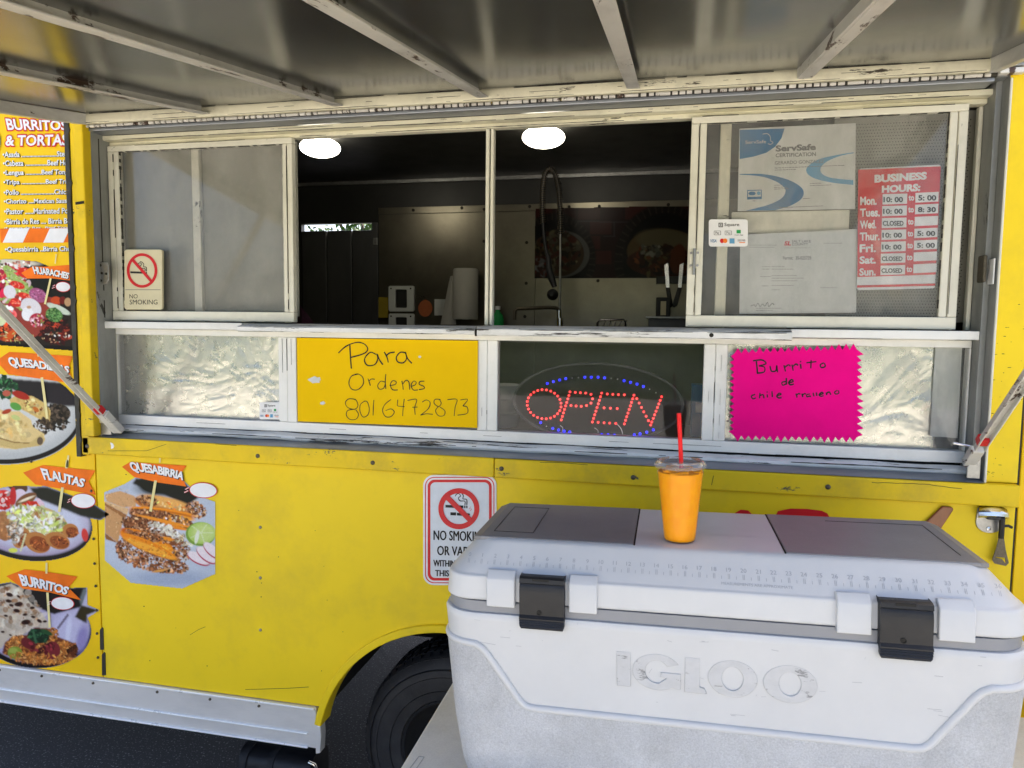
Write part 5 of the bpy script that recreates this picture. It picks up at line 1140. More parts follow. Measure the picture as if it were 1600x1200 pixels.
def led_sign():
    k = 'LED'; t = empty('open_sign', (-.19, .11, 1.29), 'oval black LED sign spelling OPEN in red dots behind the pane', 'sign')
    P = layp(k, ellipse(780, 556, 536, 250, 64, .045)); P2 = layp(k, ellipse(780, 556, 520, 236, 64, .045))
    build(MB().prism(P, .104, .118), 'panel', 'sign_black', t, .003); build(MB().ring_prism(P, P2, .1005, .1035), 'rim', 'black_plastic', t, .001)
    red = [(440 + 106 * math.cos(a * 2 * PI / 24 + .1) - 4 * math.sin(a * 2 * PI / 24), 567 + 90 * math.sin(a * 2 * PI / 24 + .1) + 8 * math.cos(a * 2 * PI / 24)) for a in range(24)]
    def ln(a, b, n): return [(a[0] + (b[0] - a[0]) * i / (n - 1), a[1] + (b[1] - a[1]) * i / (n - 1)) for i in range(n)]
    red += ln((602, 490), (547, 665), 9) + [(635, 493), (667, 495), (700, 497), (733, 505), (743, 533), (733, 560), (705, 575), (672, 580), (640, 578), (608, 575)]
    red += ln((800, 497), (742, 678), 9) + [(835, 503), (870, 505), (905, 507), (942, 508), (815, 590), (855, 592), (897, 594), (778, 680), (815, 683), (850, 685), (888, 687)]
    red += ln((1002, 510), (942, 690), 9) + ln((1020, 532), (1107, 697), 7) + ln((1175, 520), (1114, 678), 8)
    blue = [(460, 437), (498, 425), (537, 415), (575, 407), (694, 398), (735, 398), (777, 398), (818, 402), (940, 420), (980, 430), (1021, 441), (1061, 456), (418, 682), (494, 718), (1123, 727), (1082, 742), (1040, 752), (530, 728), (565, 735), (600, 740), (1004, 758), (840, 757), (880, 760), (800, 756)]
    off = [(615, 403), (655, 400), (860, 405), (900, 410), (1100, 473), (1140, 495), (455, 705)]
    for pts, m, core, r in ((red, 'led_red', 'led_core', .0035), (blue, 'led_blue', None, .0038), (off, 'led_off', None, .0016)):
        s = None
        for u, v in pts:
            x, z = lay(k, u, v)
            if s is None:
                s = build(MB().lathe([(r, 0), (r, -.003), (r * .85, -.005), (r * .4, -.0062), (.0003, -.0066)], (x, .104, z), 10, 'y'), 'led', m, t, smooth=True); o = (x, z); cc = None
                if core: cc = build(MB().lathe([(r * .36, 0), (r * .30, -.0008), (.0002, -.001)], (x, .0979, z), 8, 'y'), 'led_core', core, s, smooth=True)
            else:
                n = copy_at(s, (x - o[0], 0, z - o[1]), t)
                if cc: copy_at(cc, (x - o[0], 0, z - o[1]), n)
    for a, b in (((540, 700), (556, 732)), ((755, 715), (778, 748)), ((895, 690), (932, 756))):
        build(strokes_mb([[a, ((a[0] + b[0]) / 2 + 8, (a[1] + b[1]) / 2 - 2), b]], k, 4, .1030), 'wire', 'led_off', t)
led_sign()

def foil(x0, x1, seed, label):
    def fn(a, b):
        x = x0 + a * (x1 - x0); z = 1.300 + b * .29; p = Vector((x * 3.2 + seed, z * 4.2, seed)); w = Vector((noise.noise(p), noise.noise(p + Vector((7, 3, 1))), 0)) * .5
        q = p + w; d = .0035 * noise.noise(q) - .0040 * abs(noise.noise(q * 1.7)) - .0022 * abs(noise.noise(q * 4.1 + Vector((3, 1, 0)))) - .0014 * abs(noise.noise(q * 9.0)) - .0006 * abs(noise.noise(q * 19))
        return (x, .104 + d * .8, z)
    o = build(MB().grid(240, 116, fn), 'foil_sheet', 'foil', None, smooth=True); tag(o, label, 'foil')
foil(-1.745, -1.150, 2.0, 'crinkled kitchen foil behind the pane with the payment sticker')
foil(.150, .672, 9.0, 'crinkled kitchen foil behind the pane with the pink card')
o = build(MB().grid(8, 14, lambda a, b: (.662 + a * .062, .094 + .003 * math.sin(a * 5 + b * 3), 1.348 + b * .228)), 'paper_strip', 'paper', None, smooth=True)
tag(o, 'narrow white paper strip hanging at the end of the foil', 'paper')

def bottle_opener():
    t = empty('bottle_opener', (.771, -.015, 1.135), 'chrome wall mounted bottle opener screwed to the yellow panel', 'bottle opener')
    build(MB().prism([(.771 + .030 * math.cos(math.radians(a)), 1.158 + .026 * math.sin(math.radians(a))) for a in range(180, 361, 15)] + [(.799, 1.19), (.784, 1.203), (.776, 1.215), (.764, 1.215), (.756, 1.203), (.743, 1.19)], -.004, -.0005), 'back_plate', 'galv', t, .001)
    def hood(a, b):
        x = -.5 + a; prof = ((-.004, 1.202), (-.020, 1.200), (-.032, 1.192), (-.034, 1.182), (-.026, 1.176))
        i = min(3, int(b * 4)); q = b * 4 - i; p, r = prof[i], prof[i + 1]; y = p[0] * (1 - q) + r[0] * q; z = p[1] * (1 - q) + r[1] * q
        return (.772 + x * (.052 + .014 * math.sin(b * 2)), -.003 + (y + .003) * (1 - 1.6 * x * x), z - .010 * x * x * 2)
    build(MB().grid(20, 12, hood), 'hood', 'chrome', t, smooth=True)
    build(MB().box(.757, .790, -.026, -.004, 1.170, 1.178), 'tooth', 'black', t, .002)
    s = build(MB().lathe([(.0055, 0), (.005, -.002), (.0005, -.003)], (.771, -.0042, 1.208), 6, 'y'), 'screw', 'chrome', t); copy_at(s, (-.002, 0, -.065), t)
    h = empty('church_key', (.792, -.02, 1.06), 'dark flat metal can piercer hanging from the chrome bottle opener', 'can opener')
    build(MB().ring_prism([(.787, 1.128), (.798, 1.128), (.803, 1.10), (.812, 1.066), (.806, 1.058), (.782, 1.062), (.776, 1.070), (.783, 1.10)], [(.7885, 1.1275), (.796, 1.1275), (.797, 1.11), (.802, 1.084), (.8055, 1.064), (.797, 1.074), (.783, 1.077), (.787, 1.10)], -.018, -.016), 'loop', 'bolt', h, .0004)
    build(MB().prism([(.7875, 1.127), (.797, 1.127), (.798, 1.108), (.803, 1.078), (.783, 1.079), (.7855, 1.10)], -.0183, -.0163), 'blade', 'bolt', h, .0003)
    build(MB().tube([(.792, -.017, 1.126), (.791, -.020, 1.142), (.790, -.022, 1.165), (.790, -.022, 1.176)], .0065, 8), 'cord', 'black', h, smooth=True)
    build(MB().tube([(.792, -.022, 1.156), (.803, -.024, 1.158), (.811, -.023, 1.154)], .0035, 8), 'knot', 'black', h, smooth=True)
bottle_opener()

# ================================================================== inside the truck
def interior():
    lin_ = build(MB().box(-1.664, -.735, 2.040, 2.059, .80, 2.252).box(-.733, 1.0, 2.038, 2.059, .80, 2.252), 'steel_lining', 'interior_steel', TR, .001)
    build(MB().box(-1.664, 1.0, 2.034, 2.0375, 2.253, 2.290), 'lining_trim', 'interior_steel', lin_, .001)
    b = None
    for x in (-1.45, -1.16, -1.03, -.77, -.55, -.385, -.02):
        if b is None: b = build(MB().lathe([(.009, 0), (.008, -.004), (.001, -.005)], (x, 2.034, 2.272), 12, 'y'), 'bolt', 'grime_shade', lin_, smooth=True)
        else: copy_at(b, (x + 1.45, 0, random.uniform(-.006, .006)), lin_)
    for x, z in ((-1.03, 2.09), (-.785, 2.08), (-.785, 1.855), (-.385, 1.868), (-.79, 1.67)): copy_at(b, (x + 1.45, .0035, z - 2.272), lin_)
    build(MB().box(-3.0, 1.6, 2.035, 2.045, 2.428, 2.4475), 'cornice_line', 'galv', TR, .001)
    d = bpy.data.objects.new('far_door', None); COL.objects.link(d); place(d, (-1.92, 2.06, .8), TR)
    l0 = None
    for x0, x1 in ((-2.166, -2.008), (-2.001, -1.846), (-1.839, -1.712)): build(MB().box(x0, x1, 2.062, 2.082, .8, 2.168), 'door_board', 'interior_door', d, .003)
    build(MB().box(-2.17, -1.712, 2.084, 2.09, .8, 2.165), 'door_skin', 'interior_door', d)
    build(MB().box(-1.7115, -1.677, 2.050, 2.096, .8, 2.21), 'door_post', 'interior_door', d, .002); build(MB().box(-1.700, -1.672, 2.036, 2.049, 2.080, 2.120), 'hinge', 'galv', d, .002)
    # behind the lower panes
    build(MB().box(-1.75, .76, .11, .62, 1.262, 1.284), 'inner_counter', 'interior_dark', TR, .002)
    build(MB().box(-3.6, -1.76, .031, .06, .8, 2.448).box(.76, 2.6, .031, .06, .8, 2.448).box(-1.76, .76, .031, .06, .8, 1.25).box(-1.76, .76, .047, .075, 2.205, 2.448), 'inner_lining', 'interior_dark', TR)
interior()

def ceiling_lamp(x, label):
    t = empty('ceiling_lamp', (x, 1.10, 2.36), label, 'lamp', 'lamps on the truck ceiling')
    build(MB().lathe([(max(.0015, .089 * math.sqrt(max(0, 1 - (h / 20.0) ** 2))), h * .00205) for h in range(-20, 21, 2)], (x, 1.10, 2.402), 40), 'dome', 'lampglow', t, smooth=True)
    build(MB().lathe([(.030, .0300), (.034, .0310), (.034, .0400), (.030, .0455), (.002, .0458)], (x, 1.10, 2.408), 40), 'rim', 'lamp_rim', t, smooth=True)
ceiling_lamp(-.532, 'lit ceiling dome lamp above the hanging spray hose'); ceiling_lamp(-1.545, 'lit ceiling dome lamp above the grey far door')

def poster():
    t = empty('wall_poster', (-.33, 2.03, 1.88), 'dark poster of food plates inside brick arches on the steel wall', 'poster')
    k = 'PO'; c = Canvas(290, 118, 1620, 700, 6, (70, 26, 24)); c.poly([(298, 140), (1620, 112), (1620, 690), (290, 690)], 0, 0, mask=True)
    for r in range(6):
        for q in range(9):
            u = 250 + q * 190 + (95 if r % 2 else 0); v = 110 + r * 120
            c.poly([(u + 5, v + 5), (u + 184, v + 5), (u + 184, v + 114), (u + 5, v + 114)], random.choice([(104, 34, 30), (84, 28, 26), (120, 44, 36), (74, 24, 24)]), 1)
    for u0, v0, u1, v1 in ((810, 240, 1050, 246), (925, 246, 932, 360), (840, 355, 935, 362), (600, 238, 810, 243)): c.poly([(u0, v0), (u1, v0), (u1, v1), (u0, v1)], (120, 110, 120), 1)
    for cx, cy, R in ((450, 540, 330), (1340, 560, 410)):
        c.ell(cx, cy, R, R * 1.12, (46, 30, 26), soft=.05)
        for a in range(46):
            th = a * 2 * PI / 46; c.line((cx + math.cos(th) * R * .84, cy + math.sin(th) * R * .95), (cx + math.cos(th) * R, cy + math.sin(th) * R * 1.12), 7, (112, 98, 84))
        c.ell(cx, cy, R * .82, R * .94, (16, 13, 12), soft=.04)
    c.ell(500, 500, 230, 190, (170, 170, 166)); c.ell(480, 500, 205, 180, (120, 92, 60)); c.scatter(220, 470, 480, 180, 160, (12, 40), [(150, 140, 100), (100, 70, 40), (70, 50, 30), (160, 150, 120), (130, 60, 36)])
    c.scatter(60, 330, 600, 60, 80, (12, 40), [(150, 60, 40), (190, 190, 190), (90, 40, 26)])
    c.ell(1350, 500, 320, 200, (170, 140, 90), 6); c.ell(1330, 390, 220, 90, (186, 172, 130), 4, soft=.3); c.ell(1330, 570, 300, 120, (120, 60, 30), 2); c.scatter(200, 1330, 560, 280, 110, (14, 44), [(150, 70, 30), (100, 50, 24), (186, 110, 60), (70, 34, 20), (170, 150, 90)])
    c.scatter(50, 1230, 470, 90, 40, (10, 30), [(190, 190, 170), (150, 140, 110)]); c.ell(1440, 540, 60, 120, (170, 84, 30), 10)
    c.build('print', k, 2.0330, t, 'poster_print')
    build(MB().box(-.738, .135, 2.0345, 2.0368, 1.882, 2.252), 'board', 'black', t)
poster()

def faucet():
    t = empty('spray_faucet', (-.54, 1.70, 1.60), 'tall sink faucet with coiled spray hose arching under the lamp', 'faucet'); y = 1.70
    build(MB().cyl((-.540, y, 1.56), (-.540, y, 1.66), .016, 16).cyl((-.545, y, 1.655), (-.545, y, 1.70), .011, 12), 'base', 'chrome', t, smooth=True)
    build(MB().cyl((-.541, y, 1.65), (-.545, y, 2.14), .0060, 10), 'riser', 'galv', t, smooth=True)
    build(MB().tube([(-.545, y, 1.70), (-.560, y - .01, 1.71), (-.60, y - .03, 1.712), (-.70, y - .08, 1.705), (-.742, y - .10, 1.703), (-.753, y - .105, 1.692), (-.754, y - .105, 1.648)], .0095, 10), 'spout', 'bolt', t, smooth=True)
    path = smooth_line([(-.545, y, 2.08), (-.548, y, 2.20), (-.556, y, 2.30), (-.575, y, 2.375), (-.603, y, 2.405), (-.628, y, 2.375), (-.638, y, 2.29), (-.636, y, 2.16), (-.622, y, 2.03), (-.605, y, 1.96)], 10)
    build(MB().tube(path, .0085, 10), 'hose', 'black_plastic', t, smooth=True)
    mb = MB(); P = [Vector(p) for p in path]; L = [0]
    for a, b in zip(P, P[1:]): L.append(L[-1] + (b - a).length)
    pts = []; turns = 56; m = turns * 10; tot = L[-1] * .78
    for i in range(m + 1):
        s = tot * i / m; j = max(q for q in range(len(L) - 1) if L[q] <= s); p = P[j].lerp(P[j + 1], (s - L[j]) / (L[j + 1] - L[j])); d = (P[j + 1] - P[j]).normalized(); n = Vector((0, 1, 0)); e = d.cross(n); a = 2 * PI * i / 10
        pts.append(p + (n * math.cos(a) + e * math.sin(a)) * .0135)
    build(MB().tube(pts, .0026, 5), 'spring', 'bolt', t, smooth=True)
    build(MB().tube([(-.606, y, 1.975), (-.598, y - .005, 1.90), (-.585, y - .01, 1.86), (-.568, y - .012, 1.815)], [.011, .016, .018, .013], 12), 'spray_grip', 'black_plastic', t, smooth=True)
    build(MB().lathe([(.010, -.03), (.016, -.02), (.027, -.008), (.029, 0), (.029, .006), (.018, .010)], (-.577, y - .02, 1.777), 24, 'y'), 'spray_head', 'black_plastic', t, smooth=True)
faucet()

def kitchen_things():
    o = build(MB().lathe([(.018, .0), (.020, .002), (.068, .002), (.070, .008), (.070, .272), (.066, .280), (.02, .280), (.018, .278)], (-1.105, 1.93, 1.648), 40), 'paper_towel_roll', 'towel', None, smooth=True)
    tag(o, 'upright roll of white paper towel below the steel wall glare', 'paper towel')
    o = build(MB().grid(8, 16, lambda a, b: (-1.255 + a * (.10 - .07 * b) + .055 * b, 1.945 - .03 * math.sin(a * 2), 1.62 + b * .27)), 'paper_towel_sheet', 'towel', None, smooth=True)
    tag(o, 'loose white paper towel sheet leaning beside the upright roll', 'paper towel')
    for z0, z1, lb in ((1.692, 1.841, 'white framed wall socket box above its twin beside far door'), (1.53, 1.681, 'lower white framed wall socket box beside the far door')):
        t = empty('socket_box', (-1.52, 2.03, z0), lb, 'socket box')
        build(MB().ring_prism(rrect(-1.597, -1.440, z0, z1, .012), rrect(-1.553, -1.484, z0 + .022, z1 - .022, .006), 2.018, 2.039), 'cover', 'paper', t, .003)
        build(MB().box(-1.553, -1.484, 2.028, 2.036, z0 + .022, z1 - .022), 'opening', 'black', t)
        s = build(MB().lathe([(.005, 0), (.001, -.002)], (-1.580, 2.0178, z1 - .016), 10, 'y'), 'screw', 'grime_shade', t); copy_at(s, (.120, 0, 0), t)
    o = build(MB().prism(ellipse(-1.378, 1.712, .043, .048, 28), 2.0375, 2.0395), 'round_sticker', mt['orange_print'], None); tag(o, 'round orange sticker on the steel wall beside the towel roll', 'sticker')
    o = build(MB().box(-1.322, -1.250, 2.0380, 2.0396, 1.672, 1.765), 'price_label', 'paper', None); tag(o, 'small white paper label between orange sticker and paper towels', 'label')
    o = build(MB().box(-1.66, -1.602, 2.020, 2.0395, 1.655, 1.775), 'yellow_notice', 'dim_yellow', None, .002); tag(o, 'dim yellow notice on the wall beside the socket boxes', 'notice')
    t = empty('green_bottle', (-.925, 1.95, 1.55), 'green plastic bottle standing behind the window mullion', 'bottle')
    build(MB().lathe([(.03, 0), (.034, .004), (.034, .10), (.028, .125), (.012, .145), (.012, .16)], (-.925, 1.95, 1.55), 24), 'bottle_body', mt['green_ink'], t, smooth=True); build(MB().lathe([(.014, .155), (.014, .175), (.002, .176)], (-.925, 1.95, 1.55), 20), 'cap', 'white_ink', t, smooth=True)
    t = empty('knife_rack', (.03, 2.02, 1.85), 'dark magnetic knife rack on the wall under the poster', 'knife rack'); build(MB().box(-.07, .16, 2.020, 2.0376, 1.850, 1.890), 'bar', 'black', t, .002); build(MB().box(-.072, -.066, 2.018, 2.037, 1.848, 1.892), 'end_stop', 'black', t, .001)
    for x, dx, lb in ((-.020, .022, 'black handled kitchen knife hanging left on the rack'), (.060, -.022, 'black handled kitchen knife hanging right on the rack')):
        t = empty('kitchen_knife', (x, 2.015, 1.72), lb, 'knife', 'knives on the rack')
        build(MB().prism([(x - .012, 1.95), (x + .008, 1.96), (x + .010 + dx * .4, 1.83), (x - .008 + dx * .4, 1.83)], 2.014, 2.0165), 'blade', 'chrome', t); build(MB().prism([(x - .010 + dx * .4, 1.83), (x + .012 + dx * .4, 1.83), (x + .010 + dx * 1.3, 1.735), (x - .006 + dx * 1.4, 1.722), (x - .016 + dx * 1.3, 1.738)], 2.006, 2.0205), 'handle', 'black', t, .003)
    t = empty('steam_pan', (-.005, 1.85, 1.6), 'grey steel pan with flat rim at the counter end', 'pan')
    build(MB().box(-.112, .09, 1.70, 1.95, 1.662, 1.672), 'rim', 'galv', t, .002); build(MB().box(-.098, .08, 1.712, 1.938, 1.56, 1.662), 'tub', 'interior_door', t, .004)
    t = empty('spice_tin', (-.03, 1.97, 1.672), 'small dark tin with pale label standing behind the steel pan', 'tin')
    build(MB().box(-.068, .006, 1.945, 1.995, 1.672, 1.775), 'can', 'black', t, .004); build(MB().box(-.044, -.016, 1.943, 1.9446, 1.682, 1.755), 'paper_label', 'cream', t)
    t = empty('sink_basket', (-.276, 1.66, 1.58), 'wire sink basket edge showing above the window ledge', 'basket')
    mb = MB().tube([(-.343, 1.65, 1.58), (-.345, 1.65, 1.635), (-.336, 1.65, 1.650), (-.216, 1.65, 1.653), (-.208, 1.65, 1.640), (-.208, 1.65, 1.58)], .006, 8)
    build(mb, 'handle', 'chrome', t, smooth=True); mb = MB()
    for i in range(5): mb.cyl((-.325 + i * .026, 1.651, 1.60), (-.305 + i * .026, 1.651, 1.650), .004, 6)
    build(mb, 'wires', 'chrome', t, smooth=True)
    build(MB().box(-1.66, .30, 1.50, 2.037, 1.535, 1.56), 'back_counter', 'interior_steel', TR, .003)
    o = build(MB().grid(10, 12, lambda a, b: (-2.10 + a * .16, 1.80 + .02 * math.sin(a * 9), 1.50 + b * (.26 - .2 * a * a))), 'plum_cloth', mt['plum'], None, smooth=True); tag(o, 'dark plum cloth hanging low in front of the far door', 'cloth')
    t = empty('white_tub', (-.53, .40, 1.284), 'stacked white plastic tubs behind the dark sign pane', 'tub')
    for i in range(3): build(MB().lathe([(.052, 0), (.058, .040), (.062, .041), (.062, .047), (.050, .047)], (-.535, .40, 1.2845 + i * .046), 28), 'tub', 'paper', t, smooth=True)
    t = empty('blue_carton', (.095, .36, 1.284), 'upright blue carton standing behind the LED sign', 'carton')
    build(MB().box(.075, .122, .34, .40, 1.2845, 1.445), 'box', mt['blue_ink'], t, .002); build(MB().box(.088, .110, .3385, .3396, 1.36, 1.39), 'paper_label', 'paper', t)
mt['orange_print'] = flat('orange_print', lin((176, 100, 62)), .4); mt['dim_yellow'] = flat('dull_yellow_print', (.30, .22, .02), .6); mt['plum'] = paint('plum_cloth', (.05, .012, .035), .9, var=.3, vs=30)
kitchen_things()

# ================================================================== table, cooler, cup
TILT = -.0215                                   # the table leans a little on the sloping asphalt
BASE = Matrix.Translation((.104, -.405, .700)) @ Matrix.Rotation(TILT, 4, 'Y')

def table():
    XF[0] = BASE
    t = empty('folding_table', (.15, -.05, -.70), 'grey white plastic folding table carrying the big white cooler', 'table')
    P = rrect(-.632, 1.15, -.42, .335, .035, 6)
    build(MB().prism_z(P, -.045, -.0005), 'table_top', 'table', t, .006, smooth=True)
    mb = MB()
    for a, b in (((-.612, -.160), (-.598, -.160)), ((-.598, -.160), (-.594, -.098)), ((-.594, -.098), (-.606, -.098)), ((-.606, -.098), (-.612, -.160))): mb.beam((a[0], a[1], 0), (b[0], b[1], 0), .0014, .001)
    build(mb, 'moulded_outline', 'pale_ink', t)
    XF[0] = Matrix.Identity(4)
    top = lambda x: .700 - .046 + (x - .097) * .0215
    for x in (-.38, 1.05):
        for y in (-.76, -.14): build(MB().cyl((x, y, 0), (x, y, top(x)), .0135, 14), 'leg', 'galv', t, smooth=True)
        build(MB().cyl((x, -.76, .12), (x, -.14, .12), .010, 12), 'cross_bar', 'galv', t, smooth=True)
table()

def cooler():
    XF[0] = BASE @ Matrix.Diagonal((1.015, 1, 1, 1))
    t = empty('cooler', (0, 0, 0), 'large scuffed white cooler with grey lid panels and black latches', 'cooler')
    def ring(hx, hy, r, z, nx=84, ny=30, nc=8):
        pts = []
        def arc(cx, cy, a0): return [(cx + r * math.cos(math.radians(a0 + 90 * i / nc)), cy + r * math.sin(math.radians(a0 + 90 * i / nc)), z) for i in range(nc)]
        pts += [(-hx + r + (2 * hx - 2 * r) * i / nx, -hy, z) for i in range(nx)] + arc(hx - r, -hy + r, 270)
        pts += [(hx, -hy + r + (2 * hy - 2 * r) * i / ny, z) for i in range(ny)] + arc(hx - r, hy - r, 0)
        pts += [(hx - r - (2 * hx - 2 * r) * i / nx, hy, z) for i in range(nx)] + arc(-hx + r, hy - r, 90)
        pts += [(-hx, hy - r - (2 * hy - 2 * r) * i / ny, z) for i in range(ny)] + arc(-hx + r, -hy + r, 180)
        return pts
    prof = [(0, .462, .168, .05), (.012, .474, .180, .06), (.05, .484, .190, .065), (.15, .497, .201, .07), (.30, .507, .2085, .07), (.36, .511, .2115, .07), (.372, .512, .2125, .07), (.3775, .509, .2095, .068), (.378, .500, .200, .06)]
    zs = sorted(set([p[0] for p in prof] + [.05 + i * .008 for i in range(40)])); zs = [z for z in zs if z <= .378]
    def at(z):
        for a, b in zip(prof, prof[1:]):
            if z <= b[0]: q = (z - a[0]) / (b[0] - a[0]); return [a[i] * (1 - q) + b[i] * q for i in (1, 2, 3)]
    RX = [(-.60, .317), (-.440, .317), (-.428, .312), (-.416, .300), (-.352, .206), (-.340, .198), (-.325, .196), (.325, .196), (.340, .198), (.352, .206), (.416, .300), (.428, .312), (.440, .317), (.60, .317)]
    def ridge(x):
        for a, b in zip(RX, RX[1:]):
            if x <= b[0]: return a[1] + (b[1] - a[1]) * (x - a[0]) / (b[0] - a[0])
        return .317
    rings = [ring(*at(z), z) for z in zs]; full = MB().loft(rings)
    n = len(rings[0]); upf, lof = [], []
    for f in full.f:
        c = np.mean([full.v[i] for i in f], 0); (upf if (c[2] > ridge(c[0]) and len(f) == 4) or c[2] > .377 else lof).append(f)
    for fs, nm, m in ((upf, 'tub', 'cooler_white'), (lof, 'lower_panel', 'cooler_grain')):
        ids = sorted({i for f in fs for i in f}); mp = {i: q for q, i in enumerate(ids)}; g = 1.0 if nm == 'tub' else 1.016
        mb = MB(); mb.v = [(full.v[i][0] * (1 + (g - 1) * .4), full.v[i][1] * g, full.v[i][2]) for i in ids]; mb.f = [tuple(mp[i] for i in f) for f in fs]; build(mb, nm, m, t, smooth=True)
    # moulded ridge that borders the grained panel, wrapping the corners
    hy = lambda x, z: -(at(z)[1])
    rp = []
    for i in range(0, 121):
        x = -.434 + i * .868 / 120; rp.append((x, hy(x, ridge(x)) - .0005, ridge(x)))
    lf = []
    for a in range(0, 91, 9):
        hx_, hy_, r_ = at(.316); th = math.radians(180 + a); lf.append((-hx_ + r_ + r_ * math.cos(th), -hy_ + r_ + r_ * math.sin(th), .317))
    path = [(-.5075, -.02, .317)] + lf + rp + [(-x, y, z) for x, y, z in lf[::-1]] + [(.5075, -.02, .317)]
    build(MB().tube(path, .0072, 10), 'ridge', 'cooler_white', t, smooth=True)
    build(MB().loft([ring(.5045, .2045, .066, .3785), ring(.5045, .2045, .066, .3995)]), 'grey_band', 'cooler_band', t, smooth=True)
    # lid
    lp = [(.400, .494, .192), (.4012, .504, .2015), (.404, .506, .2035), (.408, .5058, .2033), (.4420, .5030, .2008), (.4460, .5024, .2002), (.4480, .5010, .1988), (.4490, .4985, .1965), (.4520, .4958, .1938), (.4970, .4588, .1528), (.5000, .4560, .1498), (.5030, .4525, .1462), (.5048, .4480, .1420), (.5058, .4420, .1360), (.5062, .4330, .1300), (.5064, .30, .06)]
    build(MB().loft([ring(a, b, min(.052, b * .6), z) for z, a, b in lp]), 'lid', 'cooler_white', t, smooth=True)
    # blocks either side of each latch
    for a, b in ((-.418, -.357), (-.262, -.204), (.197, .258), (.354, .415)):
        PF = [(-.190, .3925), (-.2115, .3925), (-.2105, .4440), (-.2085, .4480), (-.1935, .4605), (-.182, .4560)]; m = len(PF)
        mb = MB().add([(a + .003, y, z) for y, z in PF] + [(b - .003, y, z) for y, z in PF], [tuple(range(m)), tuple(range(2 * m - 1, m - 1, -1))] + [(i, i + m, (i + 1) % m + m, (i + 1) % m) for i in range(m)])
        build(mb, 'latch_block', 'cooler_white', t, .0022, smooth=True, seg=2)
    mb = MB(); rn = random.Random(21)
    for _ in range(34):
        x = rn.uniform(-.46, .47); z = rn.choice((rn.uniform(.345, .372), rn.uniform(.22, .36), rn.uniform(.255, .33))); L_ = rn.uniform(.004, .03) * rn.random() + .003; a = rn.gauss(0, .25) if rn.random() < .8 else 1.3
        y = -(at(z)[1]) - .0002; mb.beam((x, y, z), (x + L_ * math.cos(a), y - .0001, z + L_ * math.sin(a) * .5), .0003, .0003 + rn.random() * .0005)
    build(mb, 'scuffs', 'cooler_mark', t, kind='stuff')
    # latches
    for x0, x1 in ((-.3495, -.2660), (.2655, .3460)):
        la = bpy.data.objects.new('latch', None); COL.objects.link(la); place(la, XF[0] @ Vector(((x0 + x1) / 2, -.215, .355)), t)
        def face(a, b, x0=x0, x1=x1):
            prof = ((-.196, .4565), (-.2130, .4575), (-.2185, .4545), (-.2200, .4470), (-.2165, .4440), (-.2185, .4405), (-.2205, .4300), (-.2205, .3860), (-.2255, .3810), (-.2255, .3785), (-.2225, .3775), (-.2245, .3740), (-.2220, .3725), (-.2240, .3690), (-.2215, .3675), (-.2235, .3640), (-.2205, .3590), (-.2130, .3565), (-.2060, .3600))
            i = min(len(prof) - 2, int(b * (len(prof) - 1))); q = b * (len(prof) - 1) - i; p, r = prof[i], prof[i + 1]
            cut = .006 * max(0, (b - .8) / .2); cx = (x0 + x1) / 2; hw = (x1 - x0) / 2 - cut
            return (cx + (2 * a - 1) * hw, p[0] * (1 - q) + r[0] * q, p[1] * (1 - q) + r[1] * q)
        mb = MB().grid(6, 54, face)
        m0 = len(mb.v)
        for e in (0, 6):
            side = [j * 7 + e for j in range(55)]; base = len(mb.v)
            mb.v += [(mb.v[i][0], -.190, mb.v[i][2]) for i in side]
            mb.f += [(side[j], side[j + 1], base + j + 1, base + j) for j in range(54)]
        build(mb, 'latch_plate', 'black_plastic', la, smooth=True)
        cx = (x0 + x1) / 2
        build(MB().lathe([(.0048, 0), (.0048, -.0010), (.0036, -.0012), (.0034, .0015), (.0003, .0016)], (cx - .0045, -.2206, .392), 18, 'y'), 'hole', 'black_ink', la, smooth=True)
        build(MB().box(cx - .018, cx + .014, -.2193, -.2170, .4500, .4560), 'hinge_slot', 'black_ink', la, .001)
    # grey inset panels on top, with a fine incised outline
    for sg, xi in ((-1, -.145), (1, .128)):
        xo = sg * .4435
        xe = xo + sg * .019; A = [(xi, -.1385, .5076), (xo, -.1385, .5076), (xo, .1385, .5076), (xi, .1385, .5076), (xe, -.122, .5020), (xe, .122, .5020)]
        vs = A + [(x, y, z - .008) for x, y, z in A]
        build(MB().add(vs, [(0, 1, 2, 3), (1, 4, 5, 2), (9, 8, 7, 6), (8, 11, 10, 7), (0, 6, 7, 1), (1, 7, 10, 4), (4, 10, 11, 5), (5, 11, 8, 2), (2, 8, 9, 3), (3, 9, 6, 0)]), 'lid_panel', 'cooler_grey', t, .002)
        mb = MB(); x0_, x1_ = sorted((sg * .425, sg * (.345 if sg < 0 else .405)))
        if sg > 0: x0_, x1_ = .24, .425
        Q = [(x0_, -.10), (x1_, -.10), (x1_, .10), (x0_, .10)]
        for a, b in list(zip(Q, Q[1:] + Q[:1]))[(0 if sg < 0 else 1):(4 if sg < 0 else 3)]: mb.beam((a[0], a[1], .5079), (b[0], b[1], .5079), .0011, .0008)
        build(mb, 'panel_outline', 'black_ink', t)
        build(MB().box(*sorted((xi, xi - sg * .003)), -.139, .139, .500, .5068), 'panel_gap', 'grime_shade', t)
    # moulded ruler on the sloping front edge
    y0, z0, y1, z1 = -.1920, .4520, -.1475, .5015; sl = Vector((0, y1 - y0, z1 - z0)).normalized(); nr = Vector((0, -sl.z, sl.y))
    sp = [(-.2, .4475)] + [(-b, z) for z, a, b in lp[7:11]]
